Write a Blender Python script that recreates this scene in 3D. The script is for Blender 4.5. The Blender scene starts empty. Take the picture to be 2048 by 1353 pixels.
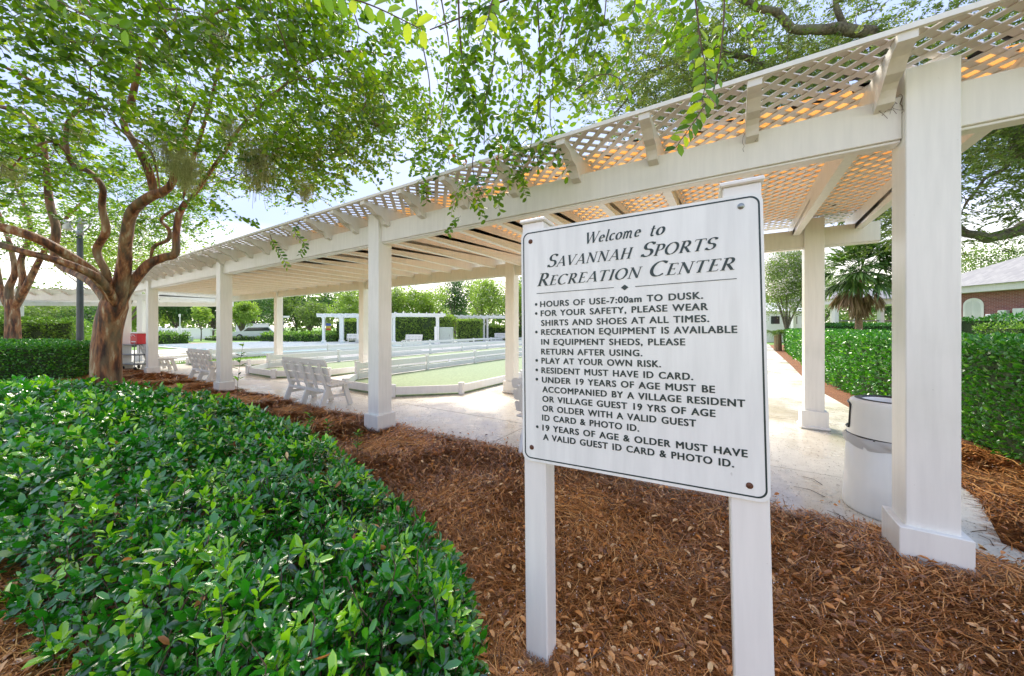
import bpy, bmesh, math, random
import numpy as np
from mathutils import Vector, Matrix, noise as mnoise
R = math.radians
random.seed(7); rng = np.random.default_rng(7)
sc = bpy.context.scene
COL = sc.collection
EYE = 1.45; F = 700.0; HY = 655.0            # eye height, focal length in photo pixels, horizon row

# ---------------------------------------------------------------- camera
cam = bpy.data.cameras.new('camera'); cam_ob = bpy.data.objects.new('camera', cam); COL.objects.link(cam_ob)
cam_ob.location = (0, 0, EYE); cam_ob.rotation_euler = (R(90), 0, 0)
cam.sensor_width = 36; cam.lens = 36*F/2048; cam.shift_y = -(676.5-HY)/2048
cam.clip_start = .03; cam.clip_end = 3000
sc.camera = cam_ob
# ---------------------------------------------------------------- sky and sun
SUN_EL, SUN_AZ = 48, -12                      # azimuth from +Y towards +X
w = bpy.data.worlds.new('World'); sc.world = w; w.use_nodes = True
nt = w.node_tree; nt.nodes.clear()
o_ = nt.nodes.new('ShaderNodeOutputWorld'); bg = nt.nodes.new('ShaderNodeBackground')
sky = nt.nodes.new('ShaderNodeTexSky'); sky.sky_type = 'NISHITA'; sky.sun_disc = False
sky.sun_elevation = R(SUN_EL); sky.sun_rotation = R(SUN_AZ); sky.air_density = 1.0; sky.dust_density = 1.5
tc = nt.nodes.new('ShaderNodeTexCoord')
sep = nt.nodes.new('ShaderNodeSeparateXYZ'); nt.links.new(tc.outputs['Generated'], sep.inputs[0])
rmp = nt.nodes.new('ShaderNodeValToRGB')      # thin bright overcast: white low down, pale blue higher up
e = rmp.color_ramp.elements
e[0].position = 0.0; e[0].color = (1.30, 1.20, 1.02, 1); e[1].position = .75; e[1].color = (.285, .355, .57, 1)
m_ = e.new(.12); m_.color = (1.08, 1.02, .93, 1); m_ = e.new(.24); m_.color = (.315, .385, .60, 1)
nt.links.new(sep.outputs['Z'], rmp.inputs[0])
nz = nt.nodes.new('ShaderNodeTexNoise'); nz.inputs['Scale'].default_value = 2.2; nz.inputs['Detail'].default_value = 6
nt.links.new(tc.outputs['Generated'], nz.inputs['Vector'])
cr = nt.nodes.new('ShaderNodeValToRGB'); cr.color_ramp.elements[0].position = .42; cr.color_ramp.elements[1].position = .70
nt.links.new(nz.outputs['Fac'], cr.inputs[0])
cm = nt.nodes.new('ShaderNodeMixRGB'); cm.inputs[2].default_value = (.46, .50, .60, 1)
mm = nt.nodes.new('ShaderNodeMath'); mm.operation = 'MULTIPLY'; mm.inputs[1].default_value = .45
nt.links.new(cr.outputs[0], mm.inputs[0]); nt.links.new(mm.outputs[0], cm.inputs[0]); nt.links.new(rmp.outputs[0], cm.inputs[1])
sca = nt.nodes.new('ShaderNodeMixRGB'); sca.blend_type = 'MULTIPLY'; sca.inputs[0].default_value = 1
sca.inputs[2].default_value = (8.2, 8.2, 8.2, 1); nt.links.new(cm.outputs[0], sca.inputs[1])
mx = nt.nodes.new('ShaderNodeMixRGB'); mx.inputs[0].default_value = .975
nt.links.new(sky.outputs[0], mx.inputs[1]); nt.links.new(sca.outputs[0], mx.inputs[2])
nt.links.new(mx.outputs[0], bg.inputs['Color']); bg.inputs['Strength'].default_value = .1
nt.links.new(bg.outputs[0], o_.inputs[0])
sl = bpy.data.lights.new('sun', 'SUN'); sl.energy = 3.0; sl.angle = R(30); sl.color = (1, .92, .79)
so = bpy.data.objects.new('sun', sl); COL.objects.link(so); so.location = (0, 0, 30)
az = R(SUN_AZ); el = R(SUN_EL)
sdir = Vector((math.sin(az)*math.cos(el), math.cos(az)*math.cos(el), math.sin(el)))
so.rotation_euler = sdir.to_track_quat('Z', 'Y').to_euler()
sc.view_settings.view_transform = 'Standard'; sc.view_settings.look = 'None'
sc.view_settings.exposure = 1.56; sc.view_settings.gamma = 1; sc.view_settings.use_curve_mapping = False
sc.cycles.max_bounces = 8; sc.cycles.diffuse_bounces = 4; sc.cycles.transmission_bounces = 6; sc.cycles.transparent_max_bounces = 8

# ---------------------------------------------------------------- helpers
UV_U = np.array([-.8467, .532]); UV_V = np.array([.532, .8467]); A0 = np.array([2.52, 2.14])
ROW_ROT = math.atan2(-.532, .8467)
def UVW(u, v, z=0.0):
    p = A0+u*UV_U+v*UV_V
    return Vector((p[0], p[1], z))
def PD(px, d, z=0.0): return Vector(((px-1024)/F*d, d, z))
def PY(px, py, d): return Vector(((px-1024)/F*d, d, EYE+(HY-py)/F*d))

def tag(o, label=None, cat=None, group=None, kind=None):
    if label: o['label'] = label
    if cat: o['category'] = cat
    if group: o['group'] = group
    if kind: o['kind'] = kind
    return o
def empty(name, loc=(0, 0, 0), rz=0.0):
    o = bpy.data.objects.new(name, None); COL.objects.link(o); o.location = loc; o.rotation_euler = (0, 0, rz)
    o.empty_display_size = .2
    return o
def link(name, me, parent=None, loc=(0, 0, 0), rot=(0, 0, 0)):
    o = bpy.data.objects.new(name, me); COL.objects.link(o); o.location = loc; o.rotation_euler = rot
    if parent: o.parent = parent
    return o
def pydata(name, V, Fc, mat=None, smooth=False):
    me = bpy.data.meshes.new(name); me.from_pydata([tuple(v) for v in V], [], Fc); me.update()
    if mat: me.materials.append(mat)
    if smooth: me.polygons.foreach_set('use_smooth', [True]*len(me.polygons))
    return me
def npmesh(name, V, T, mat, tint=None, smooth=False):
    """V (n,3), T (m,k) faces all of k corners; tint: one value per face"""
    V = np.asarray(V, np.float32); T = np.asarray(T, np.int32); k = T.shape[1]; m = T.shape[0]
    me = bpy.data.meshes.new(name)
    me.vertices.add(len(V)); me.vertices.foreach_set('co', V.ravel())
    me.loops.add(m*k); me.loops.foreach_set('vertex_index', T.ravel())
    me.polygons.add(m); me.polygons.foreach_set('loop_start', np.arange(0, m*k, k, dtype=np.int32))
    if smooth: me.polygons.foreach_set('use_smooth', np.ones(m, bool))
    me.update(calc_edges=True); me.validate()
    if tint is not None and len(me.polygons) == m:
        at = me.attributes.new('tint', 'FLOAT', 'FACE'); at.data.foreach_set('value', np.asarray(tint, np.float32))
    me.materials.append(mat)
    return me
_bx = {}
def boxme(dx, dy, dz, mat, bev=.0):
    key = (round(dx, 4), round(dy, 4), round(dz, 4), mat.name, bev)
    if key in _bx: return _bx[key]
    bm = bmesh.new(); bmesh.ops.create_cube(bm, size=1)
    for v in bm.verts: v.co = Vector((v.co.x*dx, v.co.y*dy, v.co.z*dz))
    if bev > 0: bmesh.ops.bevel(bm, geom=bm.edges[:], offset=bev, segments=1, affect='EDGES')
    me = bpy.data.meshes.new('box'); bm.to_mesh(me); bm.free(); me.materials.append(mat)
    _bx[key] = me; return me
def box(name, lo, hi, mat, parent=None, bev=0.0):
    d = [hi[i]-lo[i] for i in range(3)]; c = [(hi[i]+lo[i])/2 for i in range(3)]
    return link(name, boxme(d[0], d[1], d[2], mat, bev), parent, c)
def beam_between(name, a, b, wdt, thk, mat, parent=None, bev=0.0, up=(0, 0, 1)):
    a = Vector(a); b = Vector(b); d = b-a; L = d.length; x = d.normalized(); upv = Vector(up)
    y = upv.cross(x)
    if y.length < 1e-4: y = Vector((0, 1, 0))
    y.normalize(); z = x.cross(y)
    M = Matrix((x, y, z)).transposed()
    o = link(name, boxme(L, wdt, thk, mat, bev), parent, (a+b)/2); o.rotation_euler = M.to_euler(); return o
def catmull(P, n=6):
    P = [np.array(p, float) for p in P]; P = [2*P[0]-P[1]]+P+[2*P[-1]-P[-2]]; out = []
    for i in range(1, len(P)-2):
        for j in range(n):
            t = j/n
            out.append(.5*((2*P[i])+(-P[i-1]+P[i+1])*t+(2*P[i-1]-5*P[i]+4*P[i+1]-P[i+2])*t*t+(-P[i-1]+3*P[i]-3*P[i+1]+P[i+2])*t**3))
    out.append(P[-2]); return np.array(out)
class Acc:
    def __init__(s): s.V = []; s.T = []; s.n = 0; s.t = []
    def add(s, V, T, tint=None):
        V = np.asarray(V, float); T = np.asarray(T, int)
        s.V.append(V); s.T.append(T+s.n); s.n += len(V)
        s.t.append(np.full(len(T), .5) if tint is None else np.asarray(tint)*np.ones(len(T)))
    def tube(s, P, rad, k=6, lump=0.0, cap=False, tint=None):
        P = np.asarray(P, float); n = len(P); rad = np.broadcast_to(np.asarray(rad, float), (n,))
        T = np.gradient(P, axis=0); T /= np.linalg.norm(T, axis=1)[:, None]+1e-9
        ref = np.array([0, 0, 1.]) if abs(T[0][2]) < .9 else np.array([1., 0, 0])
        V = np.zeros((n, k, 3)); a = np.linspace(0, 2*math.pi, k, endpoint=False)
        N = np.cross(T[0], ref); N /= np.linalg.norm(N)
        ph = rng.random(3)*6
        for i in range(n):
            N = N-T[i]*np.dot(N, T[i]); N /= np.linalg.norm(N)+1e-9; B = np.cross(T[i], N)
            r = rad[i]*(1+lump*(np.sin(2*a+ph[0]+i*.35)+.7*np.sin(3*a+ph[1]-i*.2)+.6*np.sin(5*a+ph[2]+i*.5)))
            V[i] = P[i]+(np.cos(a)*r)[:, None]*N+(np.sin(a)*r)[:, None]*B
        q = []
        for i in range(n-1):
            for j in range(k):
                q.append((i*k+j, i*k+(j+1) % k, (i+1)*k+(j+1) % k, (i+1)*k+j))
        VV = V.reshape(-1, 3)
        if cap:
            VV = np.vstack([VV, P[0], P[-1]]); c0 = n*k; c1 = n*k+1
            for j in range(k):
                q.append((c0, (j+1) % k, j, j)); q.append((c1, (n-1)*k+j, (n-1)*k+(j+1) % k, (n-1)*k+(j+1) % k))
        s.add(VV, q, tint)
    def box(s, lo, hi, tint=None, M=None):
        x0, y0, z0 = lo; x1, y1, z1 = hi
        V = np.array([(x0, y0, z0), (x1, y0, z0), (x1, y1, z0), (x0, y1, z0), (x0, y0, z1), (x1, y0, z1), (x1, y1, z1), (x0, y1, z1)], float)
        if M is not None: V = np.array([M @ Vector(v) for v in V])
        s.add(V, [(0, 3, 2, 1), (4, 5, 6, 7), (0, 1, 5, 4), (1, 2, 6, 5), (2, 3, 7, 6), (3, 0, 4, 7)], tint)
    def mesh(s, name, mat, smooth=False):
        V = np.vstack(s.V); T = np.vstack(s.T)
        fc = [tuple(dict.fromkeys(t)) for t in T.tolist()] if (T[:, 2] == T[:, 3]).any() else None
        if fc is None: return npmesh(name, V, T, mat, np.concatenate(s.t), smooth)
        me = pydata(name, V, fc, mat, smooth); at = me.attributes.new('tint', 'FLOAT', 'FACE')
        at.data.foreach_set('value', np.concatenate(s.t).astype(np.float32)); return me
def lathe(prof, k=24, name='lathe', mat=None, smooth=True, a0=0, a1=2*math.pi):
    full = abs(a1-a0-2*math.pi) < 1e-6; n = k if full else k+1; V = []; Fc = []
    for r, z in prof:
        for j in range(n):
            a = a0+(a1-a0)*j/k; V.append((r*math.cos(a), r*math.sin(a), z))
    for i in range(len(prof)-1):
        for j in range(k):
            j2 = (j+1) % n
            Fc.append((i*n+j, i*n+j2, (i+1)*n+j2, (i+1)*n+j))
    return pydata(name, V, Fc, mat, smooth)
def prism(name, poly, z0, z1, mat):
    """vertical prism from an xy polygon"""
    n = len(poly); V = [(p[0], p[1], z0) for p in poly]+[(p[0], p[1], z1) for p in poly]
    ar = sum(poly[i][0]*poly[(i+1) % n][1]-poly[(i+1) % n][0]*poly[i][1] for i in range(n))
    if ar < 0:
        poly = poly[::-1]; V = [(p[0], p[1], z0) for p in poly]+[(p[0], p[1], z1) for p in poly]
    Fc = [tuple(range(n))[::-1], tuple(range(n, 2*n))]+[(i, (i+1) % n, n+(i+1) % n, n+i) for i in range(n)]
    return pydata(name, V, Fc, mat)

# ---- leaves
LEAF8 = (np.array([(0, 0, 0), (.34, -.42, .03), (.34, 0, -.06), (.34, .42, .03), (.76, -.42, -.04), (.76, 0, -.13), (.76, .42, -.04), (1, 0, -.24)]),
         np.array([(0, 1, 2), (0, 2, 3), (1, 4, 5), (1, 5, 2), (2, 5, 6), (2, 6, 3), (4, 7, 5), (5, 7, 6)]))
LEAF4 = (np.array([(0, 0, 0), (.32, -.5, .05), (.72, -.38, .0), (1, 0, -.12), (.72, .38, .0), (.32, .5, .05)]),
         np.array([(0, 1, 5), (1, 2, 5), (5, 2, 4), (2, 3, 4)]))
LEAF2 = (np.array([(0, 0, 0), (.5, -.5, .06), (1, 0, -.08), (.5, .5, .06)]), np.array([(0, 1, 2), (0, 2, 3)]))
def norm(a): return a/(np.linalg.norm(a, axis=-1, keepdims=True)+1e-9)
def leaves(P, D, L, Wd, tmpl=LEAF4, up=None, jit=.5, tint=None):
    """P base points, D axes, L lengths, Wd widths -> V, T, per-face tint"""
    n = len(P); D = norm(np.asarray(D, float))
    U = np.tile([0, 0, 1.], (n, 1)) if up is None else np.asarray(up, float)
    U = U+rng.normal(0, jit, (n, 3)); S = norm(np.cross(U, D)); N = norm(np.cross(D, S))
    L = np.broadcast_to(L, (n,)); Wd = np.broadcast_to(Wd, (n,))
    tv, tf = tmpl
    V = (P[:, None, :]+D[:, None, :]*(tv[None, :, 0:1]*L[:, None, None])+S[:, None, :]*(tv[None, :, 1:2]*Wd[:, None, None])
         + N[:, None, :]*(tv[None, :, 2:3]*L[:, None, None]))
    T = tf[None]+(np.arange(n)*len(tv))[:, None, None]
    tt = rng.random(n) if tint is None else tint
    return V.reshape(-1, 3), T.reshape(-1, 3), np.repeat(tt, len(tf))
def join(parts):
    V = []; T = []; t = []; n = 0
    for v, f, c in parts:
        V.append(v); T.append(f+n); t.append(c); n += len(v)
    return np.vstack(V), np.vstack(T), np.concatenate(t)
def rdir(n): return norm(rng.normal(0, 1, (n, 3)))

# ---------------------------------------------------------------- materials
class NT:
    def __init__(s, name):
        s.m = bpy.data.materials.new(name); s.m.use_nodes = True; s.t = s.m.node_tree; s.t.nodes.clear()
        s.out = s.t.nodes.new('ShaderNodeOutputMaterial')
    def n(s, ty, ins=None, **kw):
        x = s.t.nodes.new('ShaderNode'+ty)
        for k, v in kw.items(): setattr(x, k, v)
        for k, v in (ins or {}).items():
            if isinstance(v, bpy.types.NodeSocket): s.t.links.new(v, x.inputs[k])
            else: x.inputs[k].default_value = v
        return x
    def ramp(s, fac, stops):
        r = s.t.nodes.new('ShaderNodeValToRGB'); s.t.links.new(fac, r.inputs[0]); el = r.color_ramp.elements
        el[0].position, el[0].color = stops[0][0], (*stops[0][1], 1); el[1].position, el[1].color = stops[-1][0], (*stops[-1][1], 1)
        for p, c in stops[1:-1]: x = el.new(p); x.color = (*c, 1)
        return r.outputs[0]
    def noise(s, scale, detail=4, vec=None, rough=.55, obj=True, stretch=None):
        c = s.n('TexCoord').outputs['Object'] if obj else s.n('NewGeometry').outputs['Position']
        if stretch: c = s.n('Mapping', {'Vector': c, 'Scale': stretch}).outputs[0]
        return s.n('TexNoise', {'Vector': c, 'Scale': scale, 'Detail': detail, 'Roughness': rough}).outputs['Fac']
    def bump(s, h, st=.3, dist=.01): return s.n('Bump', {'Height': h, 'Strength': st, 'Distance': dist}).outputs[0]
    def pbr(s, col, rough=.5, normal=None, **kw):
        ins = {'Roughness': rough}; ins['Base Color'] = col if isinstance(col, bpy.types.NodeSocket) else (*col, 1)
        if normal is not None: ins['Normal'] = normal
        ins.update(kw)
        return s.n('BsdfPrincipled', ins)
    def done(s, sh): s.t.links.new(sh.outputs[0], s.out.inputs[0]); return s.m
def simple(name, col, rough=.5, var=.12, scale=8, bump=.0, **kw):
    k = NT(name); f = k.noise(scale, 5)
    c = k.ramp(f, [(.3, tuple(x*(1-var) for x in col)), (.7, tuple(min(1, x*(1+var)) for x in col))])
    nb = k.bump(k.noise(scale*6, 3), bump, .004) if bump else None
    return k.done(k.pbr(c, rough, nb, **kw))
def vinyl(name, base=(.85, .835, .775), grime=.5, streak=1.0, rough=.32):
    """white vinyl: faint vertical streaks, grime blotches, tiny specks"""
    k = NT(name)
    st = k.noise(3.0, 5, stretch=(9, 9, .8), obj=False); bl = k.noise(1.7, 6, obj=False); sp = k.noise(38, 2, obj=False)
    c1 = k.ramp(st, [(.35, tuple(b*(1-.07*streak) for b in base)), (.65, base)])
    g = k.ramp(bl, [(.52, (1, 1, 1)), (.85, (1-.22*grime, 1-.20*grime, 1-.26*grime))])
    c2 = k.n('MixRGB', {0: 1.0, 1: c1, 2: g}, blend_type='MULTIPLY').outputs[0]
    s2 = k.ramp(sp, [(.185, (.30, .25, .19)), (.235, (1, 1, 1))])
    c3 = k.n('MixRGB', {0: grime, 1: c2, 2: s2}, blend_type='MULTIPLY').outputs[0]
    return k.done(k.pbr(c3, rough, k.bump(k.noise(60, 2, obj=False), .03, .002)))
def leafmat(name, c0, c1, c2, rough=.35, trans=.3, tcol=None, coat=0.0, spec=.5):
    k = NT(name); a = k.n('Attribute', attribute_name='tint').outputs['Fac']
    c = k.ramp(a, [(0, c0), (.6, c1), (1, c2)])
    nv = k.noise(110, 3, obj=False)
    p = k.pbr(c, rough, k.bump(nv, .35, .003)); p.inputs['Specular IOR Level'].default_value = spec
    p.inputs['Coat Weight'].default_value = coat; p.inputs['Coat Roughness'].default_value = .12
    tm = k.n('MixRGB', {0: 1.0, 1: c, 2: (*(tcol or (2.2, 2.4, .9)), 1)}, blend_type='MULTIPLY').outputs[0]
    t = k.n('BsdfTranslucent', {'Color': tm})
    mixs = k.n('MixShader', {0: trans}); k.t.links.new(p.outputs[0], mixs.inputs[1]); k.t.links.new(t.outputs[0], mixs.inputs[2])
    return k.done(mixs)

M_WHITE = vinyl('white_vinyl')
M_WHITE2 = vinyl('cream_vinyl', (.80, .77, .71), .6)
M_BEAM = vinyl('weathered_vinyl', (.80, .78, .70), .75)
M_LATTICE = vinyl('lattice_vinyl', (.74, .69, .62), .4)
M_COURT = vinyl('court_vinyl', (.83, .83, .82), .25)
M_PANEL = vinyl('sign_panel_white', (.87, .89, .84), .25, 1.6, .25)
M_BENCH = vinyl('bench_plastic', (.76, .74, .69), .5, .6, .45)
M_BENCHL = vinyl('bench_plastic_bright', (.80, .79, .77), .3, .6, .45)
M_INK = simple('dark_green_ink', (.013, .035, .034), .35, .25, 30)
M_RUST = simple('rusty_bolt', (.12, .045, .02), .6, .5, 300, .3)
M_STEEL = simple('galvanised_steel', (.32, .35, .34), .35, .2, 200, Metallic=.7)
M_BLACK = simple('black_rubber', (.015, .015, .016), .35)
M_DARKIN = simple('dark_interior', (.02, .02, .02), .8)  # near-black: shade inside the bin put into colour, shared with roof scraps
M_CAN = vinyl('bin_plastic', (.83, .83, .78), .3, .5, .3)
M_POLE = simple('dark_painted_steel', (.05, .065, .075), .35, .2, 5)
M_LAMPMET = simple('grey_cast_metal', (.32, .35, .36), .35, .2, 10)
M_RED = simple('red_plastic', (.55, .02, .03), .4, .06)
M_WHITEP = simple('white_plastic', (.8, .8, .8), .4, .03)
M_GREY = simple('grey_metal', (.25, .26, .27), .45, .1, Metallic=.4)
M_BOXGREY = simple('utility_green_grey', (.48, .54, .49), .5, .08)
M_ORANGEPIPE = simple('orange_pipe', (.6, .14, .04), .5)
M_GLASS = simple('dark_glass', (.03, .035, .04), .08)
M_CARW = simple('silver_car_paint', (.55, .60, .60), .25, .04, Metallic=.1)
M_TYRE = simple('tyre_rubber', (.02, .02, .02), .8)

def mk_bag():
    k = NT('thin_white_bag'); p = k.pbr((.75, .75, .74), .3); t = k.n('BsdfTranslucent', {'Color': (.8, .8, .8, 1)})
    m = k.n('MixShader', {0: .4}); k.t.links.new(p.outputs[0], m.inputs[1]); k.t.links.new(t.outputs[0], m.inputs[2]); return k.done(m)
M_BAG = mk_bag()
def mk_panel_roof():
    k = NT('amber_roof_panel'); n = k.noise(2.5, 6, obj=False)
    c = k.ramp(n, [(.3, (.90, .57, .26)), (.6, (.94, .68, .36)), (.8, (.84, .46, .18))])
    p = k.pbr(c, .5); t = k.n('BsdfTranslucent', {'Color': c})
    m = k.n('MixShader', {0: .70}); k.t.links.new(p.outputs[0], m.inputs[1]); k.t.links.new(t.outputs[0], m.inputs[2]); return k.done(m)
M_AMBER = mk_panel_roof()
def mk_mulch():
    k = NT('pine_straw_floor')
    a = k.noise(26, 6, obj=False, stretch=(1, 5, 1), rough=.7); b = k.noise(30, 6, obj=False, stretch=(5, 1.3, 1), rough=.7); l = k.noise(1.2, 3, obj=False)
    mx = k.n('MixRGB', {0: .5, 1: a, 2: b}).outputs[0]
    c = k.ramp(mx, [(.36, (.020, .008, .004)), (.47, (.15, .052, .014)), (.56, (.36, .15, .05)), (.70, (.60, .33, .13))])
    c2 = k.n('MixRGB', {0: 1.0, 1: c, 2: k.ramp(l, [(.35, (.8, .75, .72)), (.7, (1.15, 1.05, 1.0))])}, blend_type='MULTIPLY').outputs[0]
    return k.done(k.pbr(c2, .75, k.bump(mx, 1.0, .03)))
M_MULCH = mk_mulch()
def mk_concrete():
    k = NT('damp_pale_concrete'); n = k.noise(.55, 6, obj=False, rough=.6); n2 = k.noise(9, 6, obj=False); sp = k.noise(70, 2, obj=False)
    c = k.ramp(n, [(.33, (.46, .40, .31)), (.47, (.62, .58, .50)), (.6, (.72, .70, .63))])
    c = k.n('MixRGB', {0: 1.0, 1: c, 2: k.ramp(n2, [(.3, (.86, .85, .83)), (.65, (1.04, 1.04, 1.03))])}, blend_type='MULTIPLY').outputs[0]
    c = k.n('MixRGB', {0: 1.0, 1: c, 2: k.ramp(sp, [(.30, (.42, .37, .31)), (.38, (1, 1, 1))])}, blend_type='MULTIPLY').outputs[0]
    r = k.ramp(n, [(.40, (.16,)*3), (.6, (.5,)*3)])
    p = k.pbr(c, .4, k.bump(n2, .25, .006)); k.t.links.new(r, p.inputs['Roughness']); return k.done(p)
M_CONC = mk_concrete()
M_JOINT = simple('dark_joint_soil', (.10, .08, .06), .9)
M_TURF = simple('court_turf', (.20, .26, .145), .9, .2, 20, .4)
M_TEAL = simple('teal_court_paint', (.10, .28, .26), .3, .1, 4)
M_PALEC = simple('pale_court_concrete', (.66, .67, .66), .45, .08, 3)
M_GRASS = simple('lawn_green', (.13, .25, .045), .9, .3, 3, .5)
M_ROAD = simple('pale_asphalt', (.17, .16, .155), .8, .12, 3, .2)
M_BRICKP = simple('brick_path', (.36, .20, .15), .8, .2, 12)
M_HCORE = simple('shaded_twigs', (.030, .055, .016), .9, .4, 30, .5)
M_WOODTWIG = simple('twig_brown', (.11, .07, .045), .8, .3, 30)
def mk_bark():
    k = NT('crape_myrtle_bark'); a = k.noise(7, 6, obj=False, stretch=(1.6, 1.6, .30), rough=.6); b = k.noise(4, 4, obj=False, stretch=(1.2, 1.2, .35)); d = k.noise(40, 4, obj=False, stretch=(1, 1, .3))
    c = k.ramp(a, [(.34, (.03, .013, .008)), (.44, (.10, .036, .016)), (.52, (.27, .10, .035)), (.58, (.34, .17, .075)), (.65, (.52, .41, .27))])
    c2 = k.n('MixRGB', {0: k.ramp(b, [(.45, (0, 0, 0)), (.62, (.6, .6, .6))]), 1: c, 2: (.22, .18, .10, 1)}).outputs[0]
    return k.done(k.pbr(c2, .6, k.bump(k.n('MixRGB', {0: .4, 1: a, 2: d}).outputs[0], .9, .03)))
M_BARK = mk_bark()
def mk_oakbark(name='oak_bark', c0=(.05, .04, .03), c1=(.20, .17, .13)):
    k = NT(name); a = k.noise(22, 6, obj=False, rough=.7); b = k.noise(4, 3, obj=False)
    c = k.ramp(a, [(.35, c0), (.65, c1)]); c = k.n('MixRGB', {0: k.ramp(b, [(.45, (0,)*3), (.65, (.6,)*3)]), 1: c, 2: (.20, .22, .13, 1)}).outputs[0]
    return k.done(k.pbr(c, .85, k.bump(a, 1.0, .04)))
M_OAK = mk_oakbark(); M_PALMT = mk_oakbark('palm_trunk_bark', (.22, .12, .06), (.42, .27, .16))
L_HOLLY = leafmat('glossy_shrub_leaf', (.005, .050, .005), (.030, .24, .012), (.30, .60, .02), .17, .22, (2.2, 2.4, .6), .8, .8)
L_BOX = leafmat('hedge_leaf', (.025, .11, .012), (.06, .24, .020), (.20, .44, .04), .3, .2, (2.2, 2.4, .8), .2, .5)
L_MOUND = leafmat('pale_hedge_leaf', (.06, .14, .02), (.14, .26, .04), (.28, .42, .07), .45, .25)
L_CRAPE = leafmat('crape_myrtle_leaf', (.016, .060, .006), (.075, .17, .010), (.26, .36, .03), .38, .46, (2.6, 2.3, .4), .1)
L_OAKL = leafmat('live_oak_leaf', (.03, .07, .014), (.12, .18, .04), (.32, .37, .12), .35, .34, (2.2, 2.2, .9), .1)
L_FARD = leafmat('far_dark_leaf', (.025, .075, .018), (.055, .13, .03), (.12, .22, .05), .6, .2)
L_FARM = leafmat('far_olive_leaf', (.07, .125, .03), (.13, .20, .05), (.22, .30, .08), .6, .25)
L_FARY = leafmat('far_yellow_green_leaf', (.12, .19, .035), (.22, .32, .06), (.34, .44, .10), .6, .3)
L_BLOOM = leafmat('white_blossom', (.62, .55, .50), (.75, .70, .66), (.80, .78, .74), .7, .3, (1, 1, 1))
L_MOSS = leafmat('spanish_moss', (.34, .37, .17), (.50, .53, .27), (.66, .68, .40), .8, .5, (1.3, 1.3, 1.0))
L_NEEDLE = leafmat('pine_needles', (.04, .014, .005), (.60, .23, .05), (.90, .50, .18), .42, .08, (1, 1, 1), .15)
L_DEAD = leafmat('fallen_leaf', (.15, .055, .02), (.70, .27, .055), (.86, .58, .28), .4, .15, (1, 1, 1), .3)
L_PALM = leafmat('palm_frond', (.04, .09, .02), (.09, .17, .035), (.18, .28, .07), .4, .2)
L_PALMD = leafmat('dead_palm_frond', (.22, .13, .07), (.36, .24, .13), (.50, .37, .22), .7, .2, (1, 1, 1))
L_GRASS = leafmat('grass_blade', (.09, .20, .03), (.16, .30, .05), (.28, .42, .08), .6, .3)
def mk_brick():
    k = NT('red_brick'); c = k.n('TexCoord').outputs['Object']
    sp = k.n('SeparateXYZ', {0: c}); cb = k.n('CombineXYZ', {0: sp.outputs[1], 1: sp.outputs[2], 2: 0.0}).outputs[0]
    b = k.n('TexBrick', {'Vector': cb, 'Color1': (.30, .10, .085, 1), 'Color2': (.20, .065, .06, 1), 'Mortar': (.36, .26, .23, 1), 'Scale': 1.0, 'Mortar Size': .008, 'Brick Width': .22, 'Row Height': .078})
    return k.done(k.pbr(b.outputs[0], .8, k.bump(b.outputs['Fac'], -.6, .01)))
M_BRICK = mk_brick()
def mk_shingle():
    k = NT('grey_shingle'); c = k.n('TexCoord').outputs['Object']
    b = k.n('TexBrick', {'Vector': c, 'Color1': (.20, .20, .21, 1), 'Color2': (.27, .27, .27, 1), 'Mortar': (.20, .20, .2, 1), 'Scale': 1.0, 'Mortar Size': .012, 'Brick Width': .35, 'Row Height': .16})
    return k.done(k.pbr(b.outputs[0], .8))
M_SHINGLE = mk_shingle()

# ================================================================= SETTING
g = link('ground', pydata('ground', [(-900, -60, -.03), (900, -60, -.03), (900, 1500, -.03), (-900, 1500, -.03)], [(0, 1, 2, 3)], M_GRASS)); tag(g, 'green lawn ground stretching to the horizon', None, kind='structure')
# pine straw bed: gently uneven sheet in front of the pergola, and between walk and hedge
def sheet(name, x0, x1, y0, y1, step, mat, z=0.0, amp=.02, label=''):
    xs = np.arange(x0, x1+step/2, step); ys = np.arange(y0, y1+step/2, step); X, Y = np.meshgrid(xs, ys)
    Z = z+np.array([[mound(a, b)*1.0 for a, b in zip(r1, r2)] for r1, r2 in zip(X, Y)]) if amp else z+0*X
    V = np.stack([X, Y, Z], -1).reshape(-1, 3); nx = len(xs); ny = len(ys)
    i = np.arange((ny-1)*(nx-1)); r, c = i//(nx-1), i % (nx-1); b = r*nx+c
    o = link(name, npmesh(name, V, np.stack([b, b+1, b+nx+1, b+nx], 1), mat, smooth=True)); tag(o, label, kind='structure'); return o
def row_uv(x, y):
    d = np.array([x-A0[0], y-A0[1]]); return d@UV_U, d@UV_V
def mound(x, y):
    """height of the straw surface above the paving level"""
    u, v = row_uv(x, y); s = min(1, max(0, (.30-v)/.5))
    h = -.012 if v > .32 else .012+.035*s
    if v <= .32: h += s*(.035*mnoise.noise(Vector((x*1.3, y*1.3, 0)))+.014*mnoise.noise(Vector((x*5, y*5, 3)))+.01)
    return h
us = np.arange(-3, 30, .12); vs_ = np.concatenate([np.linspace(0, 1, 9)[:-1]*.5, .5+np.linspace(0, 1, 70)**1.6*14])
VV = []
for q in vs_:
    for u in us:
        ew = .24+.06*math.sin(u*2.3)+.035*math.sin(u*6.1+1)+.02*math.sin(u*17); vv = ew-q; p = UVW(u, vv)
        VV.append((p.x, p.y, (mound(p.x, p.y) if q > .02 else -.004)))
nu = len(us); nv = len(vs_); ii = np.arange((nv-1)*(nu-1)); r_, c_ = ii//(nu-1), ii % (nu-1); bb_ = r_*nu+c_
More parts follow.
